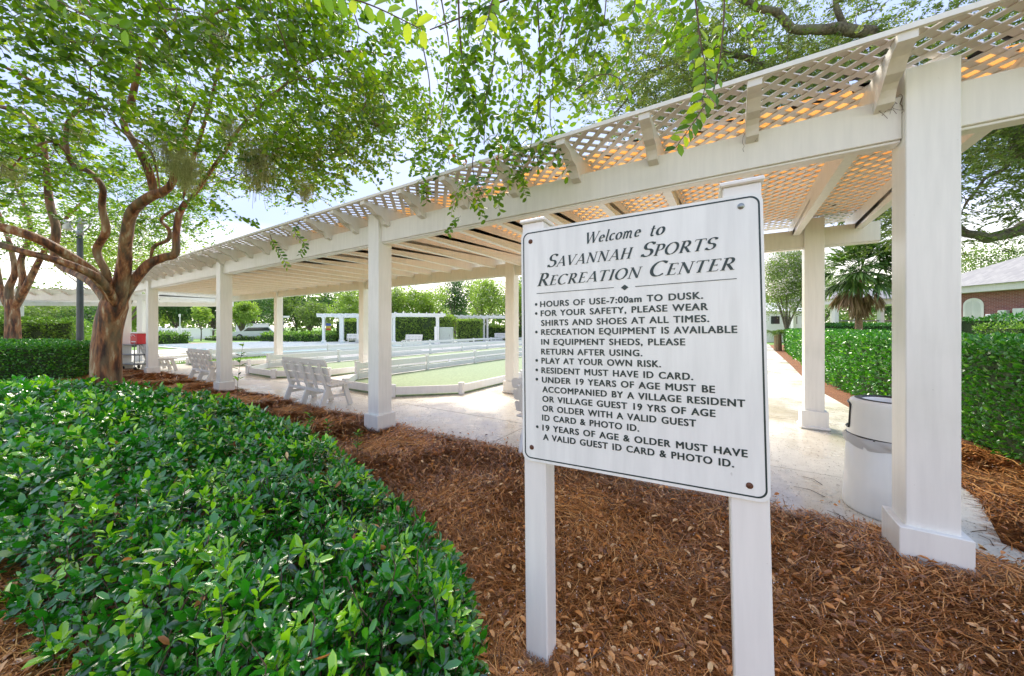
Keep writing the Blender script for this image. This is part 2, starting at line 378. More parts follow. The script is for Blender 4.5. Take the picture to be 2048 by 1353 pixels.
o = link('mulch_bed', npmesh('mulch_bed', VV, np.stack([bb_, bb_+nu, bb_+nu+1, bb_+1], 1), M_MULCH, smooth=True)); tag(o, 'reddish brown pine straw bed in front of the pergola', kind='structure')
o = link('hedge_bed', prism('hedge_bed', [(2.9, .4), (3.35, 2.4), (3.9, 3.2), (6, 6.6), (10, 12.8), (16, 21.8), (21, 29), (24, 29), (19.5, 21.8), (12.5, 11.8), (9, 6), (9, .4)], -.055, -.012, M_MULCH)); tag(o, 'strip of pine straw between the walk and the right hedge', kind='structure')

# paving
pave_uv = [(-3.2, .30), (3.0, .26), (9, .30), (16, .26), (22.5, .28), (29, -3), (33, 3), (24, 31), (-3, 31)]
pave_xy = [tuple(UVW(u, v)[:2]) for u, v in pave_uv]
edge_r = [(3.30, 2.02), (3.30, 2.36), (3.93, 2.94), (4.75, 4.2), (6.1, 6.34), (7.3, 8.5), (10.4, 13.0), (16.5, 22.0), (22, 30)]
pave_poly = edge_r+[pave_xy[7], pave_xy[6], pave_xy[5], pave_xy[4], pave_xy[3], pave_xy[2], pave_xy[1]]
def clip(poly, cell):
    out = poly
    for i in range(len(cell)):
        a, b = cell[i], cell[(i+1) % len(cell)]; inp = out; out = []
        def side(p): return (b[0]-a[0])*(p[1]-a[1])-(b[1]-a[1])*(p[0]-a[0])
        for j in range(len(inp)):
            p, q = inp[j], inp[(j+1) % len(inp)]; sp_, sq = side(p), side(q)
            if sp_ >= 0: out.append(p)
            if sp_*sq < 0: t = sp_/(sp_-sq); out.append((p[0]+t*(q[0]-p[0]), p[1]+t*(q[1]-p[1])))
        if not out: return []
    return out
pav = empty('pavement'); tag(pav, 'pale damp concrete patio of large slabs under and behind the pergola', kind='structure')
link('joint_bed', prism('joint_bed', pave_poly, -.06, -.006, M_JOINT), pav)
SU, SV = 2.65, 2.45
for i in range(-5, 14):
    for j in range(-2, 14):
        u0, v0 = .9+i*SU, -1.05+j*SV; gp = .005
        cell = [tuple(UVW(a, b)[:2]) for a, b in ((u0+gp, v0+gp), (u0+gp, v0+SV-gp), (u0+SU-gp, v0+SV-gp), (u0+SU-gp, v0+gp))]
        ar = sum(cell[k][0]*cell[(k+1) % 4][1]-cell[(k+1) % 4][0]*cell[k][1] for k in range(4))
        if ar < 0: cell = cell[::-1]
        c = clip(pave_poly, cell)
        if len(c) >= 3: link('slab', prism('slab', c, -.05, random.uniform(-.0015, .0015), M_CONC), pav)

# lawns, road and shrub beds far off
def flat(name, poly, z, mat, label, kind='structure'):
    o = link(name, prism(name, poly, z-.03, z, mat)); tag(o, label, kind=kind); return o
flat('road', [(-90, 50), (90, 46), (90, 53), (-90, 57)], -.012, M_ROAD, 'pale asphalt road crossing behind the courts')
flat('brick_path', [(-60, 31.6), (-15, 31.6), (-15, 33), (-60, 33)], -.008, M_BRICKP, 'reddish path along the lawn beyond the shuffleboard lanes')

# ================================================================= THE SIGN
s_ang = Vector((R(-1.18), R(-1.13), R(-28.73)))
Rz = Matrix.Rotation(s_ang.z, 3, 'Z'); Rx = Matrix.Rotation(s_ang.x, 3, 'X'); Ry = Matrix.Rotation(s_ang.y, 3, 'Y')
SR = (Rz @ Rx @ Ry)
sign = bpy.data.objects.new('notice_sign', None); COL.objects.link(sign)
# the empty sits at the foot of the left post; local x along the panel, y behind it, z up
tl = Vector((.03895, 1.5, 1.85889)); sign.location = tl+SR @ Vector((.05, .06, -1.86)); sign.rotation_euler = SR.to_euler()
tag(sign, 'white notice board on two square posts reading Savannah Sports Recreation Center', 'sign')
OX, OZ = -.05, 1.86
def S(x, z, y=0.0): return Vector((x+OX, y-.06, z+OZ))
W, H = .848, .965
def rrect(x0, z0, x1, z1, r, n=6):
    P = []
    for cx, cz, a0 in ((x1-r, z1-r, 0), (x0+r, z1-r, 90), (x0+r, z0+r, 180), (x1-r, z0+r, 270)):
        for k in range(n+1): a = R(a0+90*k/n); P.append((cx+r*math.cos(a), cz+r*math.sin(a)))
    return P
P = rrect(0, -H, W, 0, .03); n = len(P); T_ = .006
V = [S(x, z, 0) for x, z in P]+[S(x, z, T_) for x, z in P]
link('panel', pydata('panel', V, [tuple(range(n))[::-1], tuple(range(n, 2*n))]+[(i, (i+1) % n, n+(i+1) % n, n+i) for i in range(n)], M_PANEL), sign)
Pa = rrect(.0095, -.9545, .8400, -.0095, .028, 8); Pb = rrect(.0145, -.9495, .8350, -.0145, .024, 8); n = len(Pa)
V = [S(x, z, -.0006) for x, z in Pa]+[S(x, z, -.0006) for x, z in Pb]
link('border_line', pydata('border_line', V, [(i, (i+1) % n, n+(i+1) % n, n+i) for i in range(n)], M_INK), sign)
for (x, z, m) in ((.0445, -.0484, M_RUST), (.7901, -.0373, M_STEEL), (.0418, -.9088, M_RUST), (.794, -.9196, M_RUST)):
    me = lathe([(.0001, .004), (.004, .0038), (.007, .002), (.0075, 0)], 14, 'bolt', m)
    o = link('bolt', me, sign, S(x, z, -.0008), (R(90), 0, 0))
    me2 = lathe([(.0001, .001), (.0095, .001), (.0100, 0)], 14, 'washer', m); w2 = link('washer', me2, o, (0, 0, 0))
for x0, x1 in ((.002, .100), (.742, .846)):
    lo = S(x0, -1.90, T_+.001); hi = S(x1, .034, T_+.001+(x1-x0)); po = box('post', lo, hi, M_WHITE, sign, .004)
    cpx = (x1-x0)/2; hgt = (hi-lo).z/2
    c1 = box('cap', (-cpx-.009, -cpx-.009, hgt+.0005), (cpx+.009, cpx+.009, hgt+.016), M_WHITE, po, .004)
# lettering: sans lines from the built-in font, heavier and fitted to the painted width
def text_mesh(body, offset=.012, spacing=1.0):
    cu = bpy.data.curves.new('t', 'FONT'); cu.body = body; cu.offset = offset; cu.space_character = spacing; cu.space_word = 1.25; cu.resolution_u = 5
    ob = bpy.data.objects.new('t', cu); COL.objects.link(ob); dg = bpy.context.evaluated_depsgraph_get(); dg.update()
    me = bpy.data.meshes.new_from_object(ob.evaluated_get(dg)); bpy.data.objects.remove(ob); return me
def coords(me): a = np.empty(len(me.vertices)*3); me.vertices.foreach_get('co', a); return a.reshape(-1, 3)
capm = text_mesh('H', .012); ch = coords(capm); CAPH = ch[:, 1].max()-ch[:, 1].min()
LINES = [('HOURS OF USE-7:00am TO DUSK.', .0861, .6787, -.327, 1), ('FOR YOUR SAFETY, PLEASE WEAR', .088, .6923, -.365, 1), ('SHIRTS AND SHOES AT ALL TIMES.', .0898, .6951, -.4048, 0),
         ('RECREATION EQUIPMENT IS AVAILABLE', .0894, .7722, -.442, 1), ('IN EQUIPMENT SHEDS, PLEASE', .089, .6225, -.4825, 0), ('RETURN AFTER USING.', .0885, .4842, -.5223, 0),
         ('PLAY AT YOUR OWN RISK.', .0893, .545, -.5595, 1), ('RESIDENT MUST HAVE ID CARD.', .0888, .6442, -.5988, 1), ('UNDER 19 YEARS OF AGE MUST BE', .0907, .7067, -.6374, 1),
         ('ACCOMPANIED BY A VILLAGE RESIDENT', .0924, .7883, -.6764, 0), ('OR VILLAGE GUEST 19 YRS OF AGE', .092, .7065, -.7153, 0), ('OR OLDER WITH A VALID GUEST', .0916, .65, -.7538, 0),
         ('ID CARD & PHOTO ID.', .0901, .4687, -.7918, 0), ('19 YEARS OF AGE & OLDER MUST HAVE', .0908, .7914, -.8326, 1), ('A VALID GUEST ID CARD & PHOTO ID.', .0937, .7545, -.870, 0)]
for body, x0, x1, zb, bul in LINES:
    me = text_mesh(body, .0, 1.12); c = coords(me)
    bm = bmesh.new(); bm.from_mesh(me); nv0 = len(bm.verts)
    for dx_, dy_, dz_ in ((.036, 0, .1), (-.036, 0, .2), (0, .018, .3), (0, -.018, .4), (.028, .015, .5), (-.028, -.015, .6), (.028, -.015, .7), (-.028, .015, .8)):
        r_ = bmesh.ops.duplicate(bm, geom=[v for v in bm.verts[:nv0]]+[e_ for e_ in bm.edges if all(v.index < nv0 for v in e_.verts)]+[f_ for f_ in bm.faces if all(v.index < nv0 for v in f_.verts)])
        for v in [q for q in r_['geom'] if isinstance(q, bmesh.types.BMVert)]: v.co += Vector((dx_, dy_, dz_)); v.index = 10**6
        bm.verts.ensure_lookup_table()
    bm.to_mesh(me); bm.free(); c = coords(me); sx = (x1-x0)/(c[:, 0].max()-c[:, 0].min()); sz = .0236/CAPH
    out = np.stack([(c[:, 0]-c[:, 0].min())*sx+x0+OX, -.0610-c[:, 2]*.0004, c[:, 1]*sz+zb+OZ], 1)
    me.vertices.foreach_set('co', out.ravel()); me.materials.clear(); me.materials.append(M_INK); me.update(); me.name = 'lettering'
    link('lettering', me, sign)
    if bul:
        a = [2*math.pi*k/16 for k in range(16)]
        V = [S(.0680+.0058*math.cos(t), zb+.0118+.0058*math.sin(t), -.0012) for t in a]
        link('bullet_dot', pydata('bullet_dot', V, [tuple(range(16))], M_INK), sign)
V = [S(.4262-.0135, -.271, -.0012), S(.4262, -.271-.0105, -.0012), S(.4262+.0135, -.271, -.0012), S(.4262, -.271+.0105, -.0012)]
link('diamond_mark', pydata('diamond_mark', V, [(0, 1, 2, 3)], M_INK), sign)
for x0, x1 in ((.071, .3875), (.4635, .7739)):
    V = [S(x0, -.2715, -.0012), S(x1, -.2695, -.0012), S(x1, -.2672, -.0012), S(x0, -.2692, -.0012)]; link('rule_line', pydata('rule_line', V, [(0, 1, 2, 3)], M_INK), sign)
# title: pen-drawn serif italic capitals, cap height 1; each stroke = (points, widths)
def arc(cx, cy, rx, ry, a0, a1, n=14): return [(cx+rx*math.cos(R(a0+(a1-a0)*k/n)), cy+ry*math.sin(R(a0+(a1-a0)*k/n))) for k in range(n+1)]
TK, TN = .150, .05
def st(P, w): return (P, w)
def ser(x, y, w=.13): return st([(x-w, y), (x+w, y)], .042)
G = {
 'S': (.60, [st(arc(.32, .74, .22, .235, 20, 250, 16)+arc(.30, .27, .24, .24, 70, -160, 18), 'nib'), st([(.53, .80), (.55, .97)], .04), st([(.07, .20), (.05, .02)], .04)]),
 'A': (.80, [st([(.10, .02), (.41, .98)], TN), st([(.40, 1.0), (.72, .02)], TK), st([(.22, .33), (.60, .33)], TN), ser(.09, .02, .11), ser(.71, .02, .13)]),
 'V': (.76, [st([(.09, .98), (.41, .02)], TK), st([(.39, .0), (.69, .98)], TN), ser(.10, .98, .13), ser(.69, .98, .10)]),
 'N': (.86, [st([(.16, .0), (.16, .97)], TN+.01), st([(.15, .98), (.70, .04)], TK), st([(.70, 0), (.70, .98)], TN+.01), ser(.16, .02, .12), ser(.12, .98, .10), ser(.70, .98, .12)]),
 'H': (.86, [st([(.19, 0), (.19, 1)], TK), st([(.68, 0), (.68, 1)], TK), st([(.19, .51), (.68, .51)], TN), ser(.19, .02), ser(.19, .98), ser(.68, .02), ser(.68, .98)]),
 'P': (.64, [st([(.19, 0), (.19, 1)], TK), st([(.19, .975), (.34, .975)]+arc(.34, .72, .22, .255, 90, -90, 14)+[(.19, .465)], 'nib'), ser(.19, .02), ser(.10, .98, .09)]),
 'O': (.84, [st(arc(.42, .5, .345, .49, 0, 360, 34), 'nib')]),
 'C': (.76, [st(arc(.43, .5, .35, .49, 48, 315, 28), 'nib'), st([(.67, .80), (.69, .98)], .04)]),
 'R': (.76, [st([(.19, 0), (.19, 1)], TK), st([(.19, .975), (.34, .975)]+arc(.34, .735, .21, .24, 90, -90, 14)+[(.19, .495)], 'nib'), st([(.34, .49), (.66, .03)], TK), ser(.19, .02), ser(.10, .98, .09), ser(.70, .02, .09)]),
 'T': (.70, [st([(.35, 0), (.35, .98)], TK), st([(.05, .97), (.65, .97)], .055), ser(.35, .02), st([(.05, .98), (.03, .82)], .04), st([(.65, .98), (.67, .82)], .04)]),
 'E': (.62, [st([(.19, 0), (.19, 1)], TK), st([(.12, .975), (.54, .975)], .05), st([(.19, .51), (.45, .51)], .05), st([(.12, .025), (.56, .025)], .05), st([(.54, .98), (.55, .84)], .04), st([(.56, .02), (.59, .17)], .04), st([(.45, .43), (.45, .59)], .035), ser(.10, .98, .08), ser(.10, .02, .08)]),
 'I': (.38, [st([(.19, 0), (.19, 1)], TK), ser(.19, .02), ser(.19, .98)]),
 'W': (1.12, [st([(.08, .98), (.34, .02)], TK), st([(.33, 0), (.57, .98)], TN), st([(.54, .98), (.80, .02)], TK), st([(.79, 0), (1.04, .98)], TN), ser(.08, .98, .11), ser(1.03, .98, .09), ser(.54, .98, .10)]),
 'e': (.50, [st(arc(.25, .33, .17, .29, 5, 320, 22), 'nib'), st([(.10, .34), (.41, .38)], TN)]),
 'l': (.27, [st([(.12, 1.05), (.12, .10), (.17, .02), (.25, .06)], TK*.85), ser(.07, 1.04, .06)]),
 'c': (.47, [st(arc(.26, .33, .18, .30, 50, 320, 20), 'nib')]),
 'o': (.54, [st(arc(.27, .33, .195, .30, 0, 360, 26), 'nib')]),
 'm': (.86, [st([(.12, 0), (.12, .62)], TK*.85), st([(.12, .42)]+arc(.25, .42, .12, .20, 160, 0, 8)+[(.37, .0)], TK*.80), st([(.38, .42)]+arc(.51, .42, .12, .20, 160, 0, 8)+[(.63, .06), (.68, .01), (.76, .06)], TK*.80), ser(.06, .62, .05)]),
 't': (.36, [st([(.15, .88), (.15, .10), (.20, .02), (.31, .07)], TK*.85), st([(.02, .62), (.31, .62)], TN)]),
}
SHR = .26
def draw_word(word, x0, x1, zb, capbig, capsmall, name='lettering'):
    """first letter big, the rest small capitals (or lower case)"""
    acc = Acc(); x = 0.0; layer = 0
    for i, chh in enumerate(word):
        if chh == ' ': x += .38*capbig; continue
        h = capbig if i == 0 else capsmall
        adv, strokes = G[chh]; Wx = .92
        for Pn, wd in strokes:
            Pn = np.array(Pn, float); Tn = np.gradient(Pn, axis=0); Tn /= np.linalg.norm(Tn, axis=1)[:, None]+1e-9
            ww = np.full(len(Pn), wd) if wd != 'nib' else TN+(TK-TN+.01)*np.abs(Tn[:, 1]*.97+Tn[:, 0]*-.22)**1.3
            Nn = np.stack([-Tn[:, 1], Tn[:, 0]], 1); a = Pn+Nn*ww[:, None]/2; b = Pn-Nn*ww[:, None]/2
            layer += 1; y = -.0012-.00003*(layer % 12)
            def tr(q): return np.stack([x+(q[:, 0]*Wx+q[:, 1]*SHR)*h, np.full(len(q), y), q[:, 1]*h], 1)
            Vv = np.vstack([tr(a), tr(b)]); m = len(Pn); acc.add(Vv, [(k, k+1, m+k+1, m+k) for k in range(m-1)])
        x += adv*Wx*h+.05*capsmall
    V = np.vstack(acc.V); mnx, mxx = V[:, 0].min(), V[:, 0].max(); k = (x1-x0)/(mxx-mnx)
    V[:, 0] = (V[:, 0]-mnx)*k+x0+OX; V[:, 1] += -.06; V[:, 2] += zb+OZ
    link(name, npmesh(name, V, np.vstack(acc.T), M_INK), sign)
draw_word('Welcome', .2863, .487, -.0905, .043, .041)
draw_word('to', .517, .5676, -.0945, .041, .043)
draw_word('SAVANNAH', .119, .4601, -.166, .052, .040)
draw_word('SPORTS', .4833, .7267, -.1667, .052, .040)
draw_word('RECREATION', .0735, .4905, -.240, .052, .040)
draw_word('CENTER', .5139, .7711, -.239, .052, .040)

# ================================================================= THE PERGOLA
perg = empty('pergola', (A0[0], A0[1], 0), ROW_ROT)
tag(perg, 'long white pergola with square columns, scroll ended rafters and a lattice roof over amber panels', 'pergola')
BZ0, BZ1, RZ = 2.61, 2.87, 3.03
COLS_F = [0, 5.15, 10.45, 15.75, 18.75]; COLS_B = [0, 5.15, 10.45, 15.75, 21.2]
def column(t, v, h=3.005, root=perg):
    c = box('column', (-t-.11, v-.11, .001), (-t+.11, v+.11, h), M_WHITE, root, .004)
    hz = (h+.001)/2; zc = hz
    p = box('plinth', (-.148, -.148, -zc+.002), (.148, .148, -zc+.26), M_WHITE, c, .004)
    m = box('moulding', (-.172, -.172, -zc+.001), (.172, .172, -zc+.045), M_WHITE, c, .018)
    # plinth is a hollow sleeve in reality; here it wraps the shaft
    return c
for t in COLS_F: column(t, 0)
for t in COLS_B: column(t, 3.46)
def beamrow(v, t0, t1, cols):
    xs = [t0]+[x for x in cols]+[t1]
    edges = [];
    a = t0
    for c in cols:
        if c-.1105 > a: edges.append((a, c-.1105))
        a = c+.1105
    if t1 > a: edges.append((a, t1))
    for a, b in edges:
        bmo = box('beam', (-b, v-.06, BZ0), (-a, v+.06, BZ1), M_BEAM, perg, .004)
        L = (b-a)/2
        box('beam_lip', (-L+.002, -.045, -(BZ1-BZ0)/2-.018), (L-.002, .045, -(BZ1-BZ0)/2-.0005), M_BEAM, bmo, .003)
beamrow(0, -.68, 19.2, COLS_F); beamrow(3.46, -.68, 21.7, COLS_B)
def rafter_me(v0, v1, key, thk=.078, z0=BZ1-.075, z1=RZ, tail0=True):
    """side profile (v,z) extruded across its thickness; S-curved tails past each beam"""
    tl_ = [(-.45, 0.0), (-.45, -.045), (-.425, -.052), (-.385, -.055), (-.345, -.066), (-.305, -.095), (-.275, -.118), (-.235, -.124), (-.195, -.130), (-.165, -.155), (-.145, -.185), (-.130, -.215)]
    b = z0-z1+.0; bot = []
    if tail0:
        bot += [(v0+x, z) for x, z in tl_[1:]]
        bot += [(v0-.062, -.235), (v0-.062, BZ1-z1+.001), (v0+.062, BZ1-z1+.001), (v0+.062, -.235)]
        st_ = v0-.45
    else: bot += [(v0, -.235)]; st_ = v0
    bot += [(v1-.062, -.235), (v1-.062, BZ1-z1+.001), (v1+.062, BZ1-z1+.001), (v1+.062, -.235)]
    bot += [(v1-x, z) for x, z in tl_[1:][::-1]]
    P = [(st_, 0)]+bot+[(v1+.45, 0)]
    n = len(P); V = [(-thk/2, p[0], p[1]) for p in P]+[(thk/2, p[0], p[1]) for p in P]
    bm = bmesh.new(); vs = [bm.verts.new(v) for v in V]
    fa = bm.faces.new(vs[:n]); fb = bm.faces.new(vs[n:][::-1])
    for i in range(n): bm.faces.new((vs[i], vs[n+i], vs[n+(i+1) % n], vs[(i+1) % n]))
    bmesh.ops.triangulate(bm, faces=[fa, fb]); bmesh.ops.recalc_face_normals(bm, faces=bm.faces[:])
    me = bpy.data.meshes.new(key); bm.to_mesh(me); bm.free(); me.materials.append(M_WHITE2); return me
raf = rafter_me(0, 3.46, 'rafter'); RT = []
k = -1
while True:
    t = .2+.672*k; k += 1
    if t > 21.4: break
    for c in (10.45, 15.75, 18.75):
        if abs(t-c) < .16: t = c+.165*(1 if t > c else -1)
    RT.append(t)
    if t < 19.2: link('rafter', raf, perg, (-t, 0, RZ))
    else: link('rafter', rafter_me(.2+(t-19.2)*1.35, 3.46, 'rafter', tail0=False), perg, (-t, 0, RZ))
# lattice laths: two crossing layers on the rafters
V0, V1 = -.44, 3.90; T0, T1 = -.72, 19.3
def lath_poly(t_c, sgn, zb):
    """45 degree lath through (t_c, V0), clipped to the roof rectangle; returns end points in (t, v)"""
    a = (t_c, V0); b = (t_c+sgn*(V1-V0), V1)
    def at(t): return V0+(t-t_c)*sgn
    pts = []
    lo, hi = min(a[0], b[0]), max(a[0], b[0]); lo2, hi2 = max(lo, T0), min(hi, T1)
    if hi2-lo2 < .05: return None
    return (lo2, at(lo2)), (hi2, at(hi2))
laths = []
for sgn, zl in ((1, RZ+.0045), (-1, RZ+.0125)):
    t_c = T0-(V1-V0) if sgn > 0 else T0
    end = T1 if sgn > 0 else T1+(V1-V0)
    while t_c < end:
        r = lath_poly(t_c, sgn, zl)
        if r: laths.append((r, zl))
        t_c += .150
def near(r):
    (t0, v0), (t1, v1) = r[0]; best = 99
    for s in (0, .25, .5, .75, 1): p = UVW(t0+(t1-t0)*s, v0+(v1-v0)*s); best = min(best, math.hypot(p.x, p.y))
    return best
laths.sort(key=near)
rest = Acc()
for i, (((t0, v0), (t1, v1)), zl) in enumerate(laths):
    a = Vector((-t0, v0, zl)); b = Vector((-t1, v1, zl)); d = (b-a); x = d.normalized(); y = Vector((0, 0, 1)).cross(x); z = x.cross(y)
    if i < 300:
        beam_between('lath', a, b, .042, .0075, M_LATTICE, perg)
    else:
        Mx = Matrix.Translation((a+b)/2) @ Matrix((x, y, z)).transposed().to_4x4(); rest.box((-d.length/2, -.021, -.0037), (d.length/2, .021, .0037), M=Mx)
o = link('lath_field', rest.mesh('lath_field', M_LATTICE), perg); o['kind'] = 'stuff'
for v in (V0-.012, V1+.012): box('edge_trim', (-T1, v-.012, RZ+.0005), (-T0, v+.012, RZ+.030), M_WHITE, perg)
for t in (T0-.012, T1+.012): box('edge_trim', (-t-.012, V0, RZ+.0005), (-t+.012, V1, RZ+.030), M_WHITE, perg)
RTs = sorted(RT)
for a, b in zip(RTs[:-1], RTs[1:]):
    if b > 19.3: break
    box('roof_panel', (-b+.004, random.uniform(-.03, .06), RZ+.019), (-a-.004, 3.38+random.uniform(-.03, .03), RZ+.022), M_AMBER, perg)
sc_ = Acc()
for i in range(150):
    t = random.uniform(-.6, 12); v = random.uniform(-.1, .10) if random.random() < .7 else random.uniform(.1, 3.2); aa = random.uniform(-.4, .4); L = random.uniform(.03, .09); ww = random.uniform(.015, .03)
    Mx = Matrix.Translation((-t, v, RZ+.0175)) @ Matrix.Rotation(aa+random.choice((0, .78)), 4, 'Z'); sc_.box((-L, -ww, -.0005), (L, ww, .0005), M=Mx)
o = link('dark_scraps', sc_.mesh('dark_scraps', M_DARKIN), perg); o['kind'] = 'stuff'  # small dark plates in the lattice openings, most near the front beam

# dry vine scraps on the front beam
vn = Acc()
for (t, v, n_) in ((.155, -.062, 9), (.9, -.07, 3)):
    for i in range(n_):
        p = Vector((-t+random.uniform(-.05, .05), v-.004, BZ1-.02+random.uniform(-.02, .03))); P_ = [p]
        for s in range(5): p = p+Vector((random.uniform(-.025, .025), random.uniform(-.012, .004), random.uniform(-.045, .015))); P_.append(p)
        vn.tube([tuple(q) for q in P_], .0012, 4)
o = link('dry_vine', vn.mesh('dry_vine', M_WOODTWIG)); o.location = perg.location; o.rotation_euler = perg.rotation_euler
tag(o, 'dry dead vine scraps clinging to the pergola beam beside the nearest column', 'vine')

# left wing of the pergola, beyond the crape myrtle
wing = empty('pergola_wing', (-15.7, 15.1, 0), math.atan2(.06, 1))
tag(wing, 'white pergola wing in the far left, glimpsed behind the lamp post', 'pergola')
for x in (-.25, -5.4, -10.6):
    for v in (0, 4.4):
        c = box('column', (x-.11, v-.11, .001), (x+.11, v+.11, 2.6), M_WHITE, wing, .004)
        box('plinth', (-.15, -.15, -1.3), (.15, .15, -1.04), M_WHITE, c, .004)
for v in (0, 4.4): box('beam', (-13, v-.06, 2.605), (.4, v+.06, 2.87), M_WHITE, wing, .004)
wr = rafter_me(0, 4.4, 'rafter')
for i in range(20): link('rafter', wr, wing, (.25-.67*i, 0, RZ))
for i in range(14): box('roof_slat', (-13, -.4+i*.37, RZ+.001), (.4, -.33+i*.37, RZ+.02), M_LATTICE, wing)

# ================================================================= BENCHES
def make_bench(lod=False, mat=M_BENCH):
    b = empty('park_bench')
    W2 = .75
    for i in range(4): box('seat_slat', (-W2, -.16+i*.115, .405), (W2, -.06+i*.115, .43), mat, b, .004)
    for i, (z0, z1, yb) in enumerate(((.475, .595, -.165), (.615, .735, -.205), (.755, .875, -.245))):
        # back slats, corners rounded on the top one
        P = []
        r = .05 if i == 2 else .02
        for cx, cz, a0 in ((W2-r, z1-r, 0), (-W2+r, z1-r, 90), (-W2+.02, z0+.02, 180), (W2-.02, z0+.02, 270)):
            rr = r if a0 < 180 else .02
            for k in range(5): a = R(a0+90*k/4); P.append((cx+rr*math.cos(a), cz+rr*math.sin(a)))
        n = len(P); t_ = .022; sl_ = -.30
        def yy(z): return yb+(z-z0)*sl_
        V = [(x, yy(z), z) for x, z in P]+[(x, yy(z)+t_, z) for x, z in P]
        link('back_slat', pydata('back_slat', V, [tuple(range(n)), tuple(range(n, 2*n))[::-1]]+[(i_, n+i_, n+(i_+1) % n, (i_+1) % n) for i_ in range(n)], mat), b)
    for x in (-.62, -.31, 0, .31, .62):
        beam_between('back_upright', (x, -.150, .28), (x, -.318, .815), .042, .042, mat, b, .004, up=(0, -.9, -.3))
    for x in (-.62, 0, .62):
        beam_between('leg', (x, -.13, .40), (x, -.27, .001), .045, .085, mat, b, .003, up=(0, 1, 0))
        beam_between('leg', (x, .17, .40), (x, .29, .001), .045, .085, mat, b, .003, up=(0, 1, 0))
        box('arm_brace', (x-.024, -.19, .365), (x+.024, .22, .404), mat, b, .003)
        box('stretcher', (x-.052, -.21, .17), (x-.024, .235, .225), mat, b, .003)
    box('cross_rail', (-.60, -.21, .29), (.60, -.17, .34), mat, b, .003)
    return b
def copy_tree(o, parent=None):
    c = o.copy(); COL.objects.link(c)
    c.parent = parent
    for ch in o.children: copy_tree(ch, c)
    return c
bench0 = make_bench(); bench1 = None
def set_bench(o, u, v, rz, label, grp='white slatted benches facing the courts'):
    p = UVW(u, v); o.location = p; o.rotation_euler = (0, 0, rz); tag(o, label, 'bench', grp)
set_bench(bench0, 7.7, .52, ROW_ROT, 'white slatted bench seen from behind just left of the middle pergola column')
BENCH = [(12.85, .5, 'white slatted bench from behind, partly hidden by the second column from the tree'), (17.35, .5, 'white slatted bench beside the utility cart, nearest the big tree trunk'), (2.38, .5, 'white slatted bench mostly hidden behind the notice board')]
for u, v, lb in BENCH: set_bench(copy_tree(bench0), u, v, ROW_ROT, lb)

# ================================================================= LITTER BIN
bin_ = empty('litter_bin', (2.985, 2.76, .001)); tag(bin_, 'white domed litter bin with black rimmed opening tucked behind the nearest column', 'litter bin')
link('body', lathe([(.0, .0), (.272, 0), (.280, .012), (.278, .06), (.255, .565), (.240, .57)], 48, 'body', M_CAN), bin_)
link('trim_ring', lathe([(.235, .572), (.256, .572), (.259, .580), (.257, .592), (.235, .594)], 48, 'trim_ring', M_BLACK), bin_)
bg_ = Acc(); K = 72
for ri, (z, r0, am) in enumerate(((.585, .262, .004), (.565, .268, .010), (.54, .268, .014), (.515, .262, .006))): pass
Vb = []; Fb = []
rows = ((.588, .260, .002), (.572, .268, .007), (.548, .271, .010), (.522, .264, .006), (.505, .259, .002))
for z, r0, am in rows:
    for j in range(K):
        a = 2*math.pi*j/K; rr = r0+am*(math.sin(a*11+z*60)+.6*math.sin(a*23-z*90)); Vb.append((rr*math.cos(a), rr*math.sin(a), z+.010*math.sin(a*5+r0*99)*(1 if z < .53 else .3)))
for i in range(len(rows)-1):
    for j in range(K): Fb.append((i*K+j, i*K+(j+1) % K, (i+1)*K+(j+1) % K, (i+1)*K+j))
link('bin_bag', pydata('bin_bag', Vb, Fb, M_BAG, True), bin_)
OA = R(119); HWd = R(38)
hood = [(.252, .5945), (.250, .66), (.243, .78), (.236, .85), (.226, .868), (.200, .876), (.165, .872), (.150, .862), (.135, .80)]
# hood with a real opening on its left: the wall is left out between two heights over that arc
def hood_mesh():
    V = []; Fc = []; K2 = 60
    for r, z in [(.252, .5945), (.250, .64), (.2485, .67), (.246, .72), (.243, .78), (.2385, .825), (.236, .85), (.226, .868), (.200, .876), (.165, .872), (.150, .862), (.135, .80)]:
        for j in range(K2): a = 2*math.pi*j/K2; V.append((r*math.cos(a), r*math.sin(a), z))
    for i in range(11):
        for j in range(K2):
            a = 2*math.pi*(j+.5)/K2; d = (a-OA+math.pi) % (2*math.pi)-math.pi
            if 1 <= i <= 4 and abs(d) < HWd: continue
            Fc.append((i*K2+j, i*K2+(j+1) % K2, (i+1)*K2+(j+1) % K2, (i+1)*K2+j))
    return pydata('hood', V, Fc, M_CAN, True)
link('hood', hood_mesh(), bin_)
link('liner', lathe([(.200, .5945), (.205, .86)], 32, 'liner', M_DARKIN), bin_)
link('hole_shade_disc', lathe([(0, .80), (.138, .80)], 32, 'hole_shade_disc', M_DARKIN), bin_)  # added dark disc, the shade down the top opening put into its colour
link('rim_ring', lathe([(.158, .866), (.166, .8775), (.178, .881), (.196, .880), (.205, .875)], 48, 'rim_ring', M_BLACK), bin_)
gk = Acc(); gp_ = []
for a, z in [(-1, .655), (-1, .70), (-1, .75), (-1, .80), (-.93, .825), (-.5, .832), (0, .834), (.5, .832), (.93, .825), (1, .80), (1, .75), (1, .70), (1, .655), (.93, .637), (.5, .632), (0, .63), (-.5, .632), (-.93, .637), (-1, .655)]:
    r = .2535-(z-.6)*.05; gp_.append((r*math.cos(OA+a*HWd), r*math.sin(OA+a*HWd), z))
gk.tube(catmull(gp_, 3), .008, 6); link('gasket', gk.mesh('gasket', M_BLACK, True), bin_)

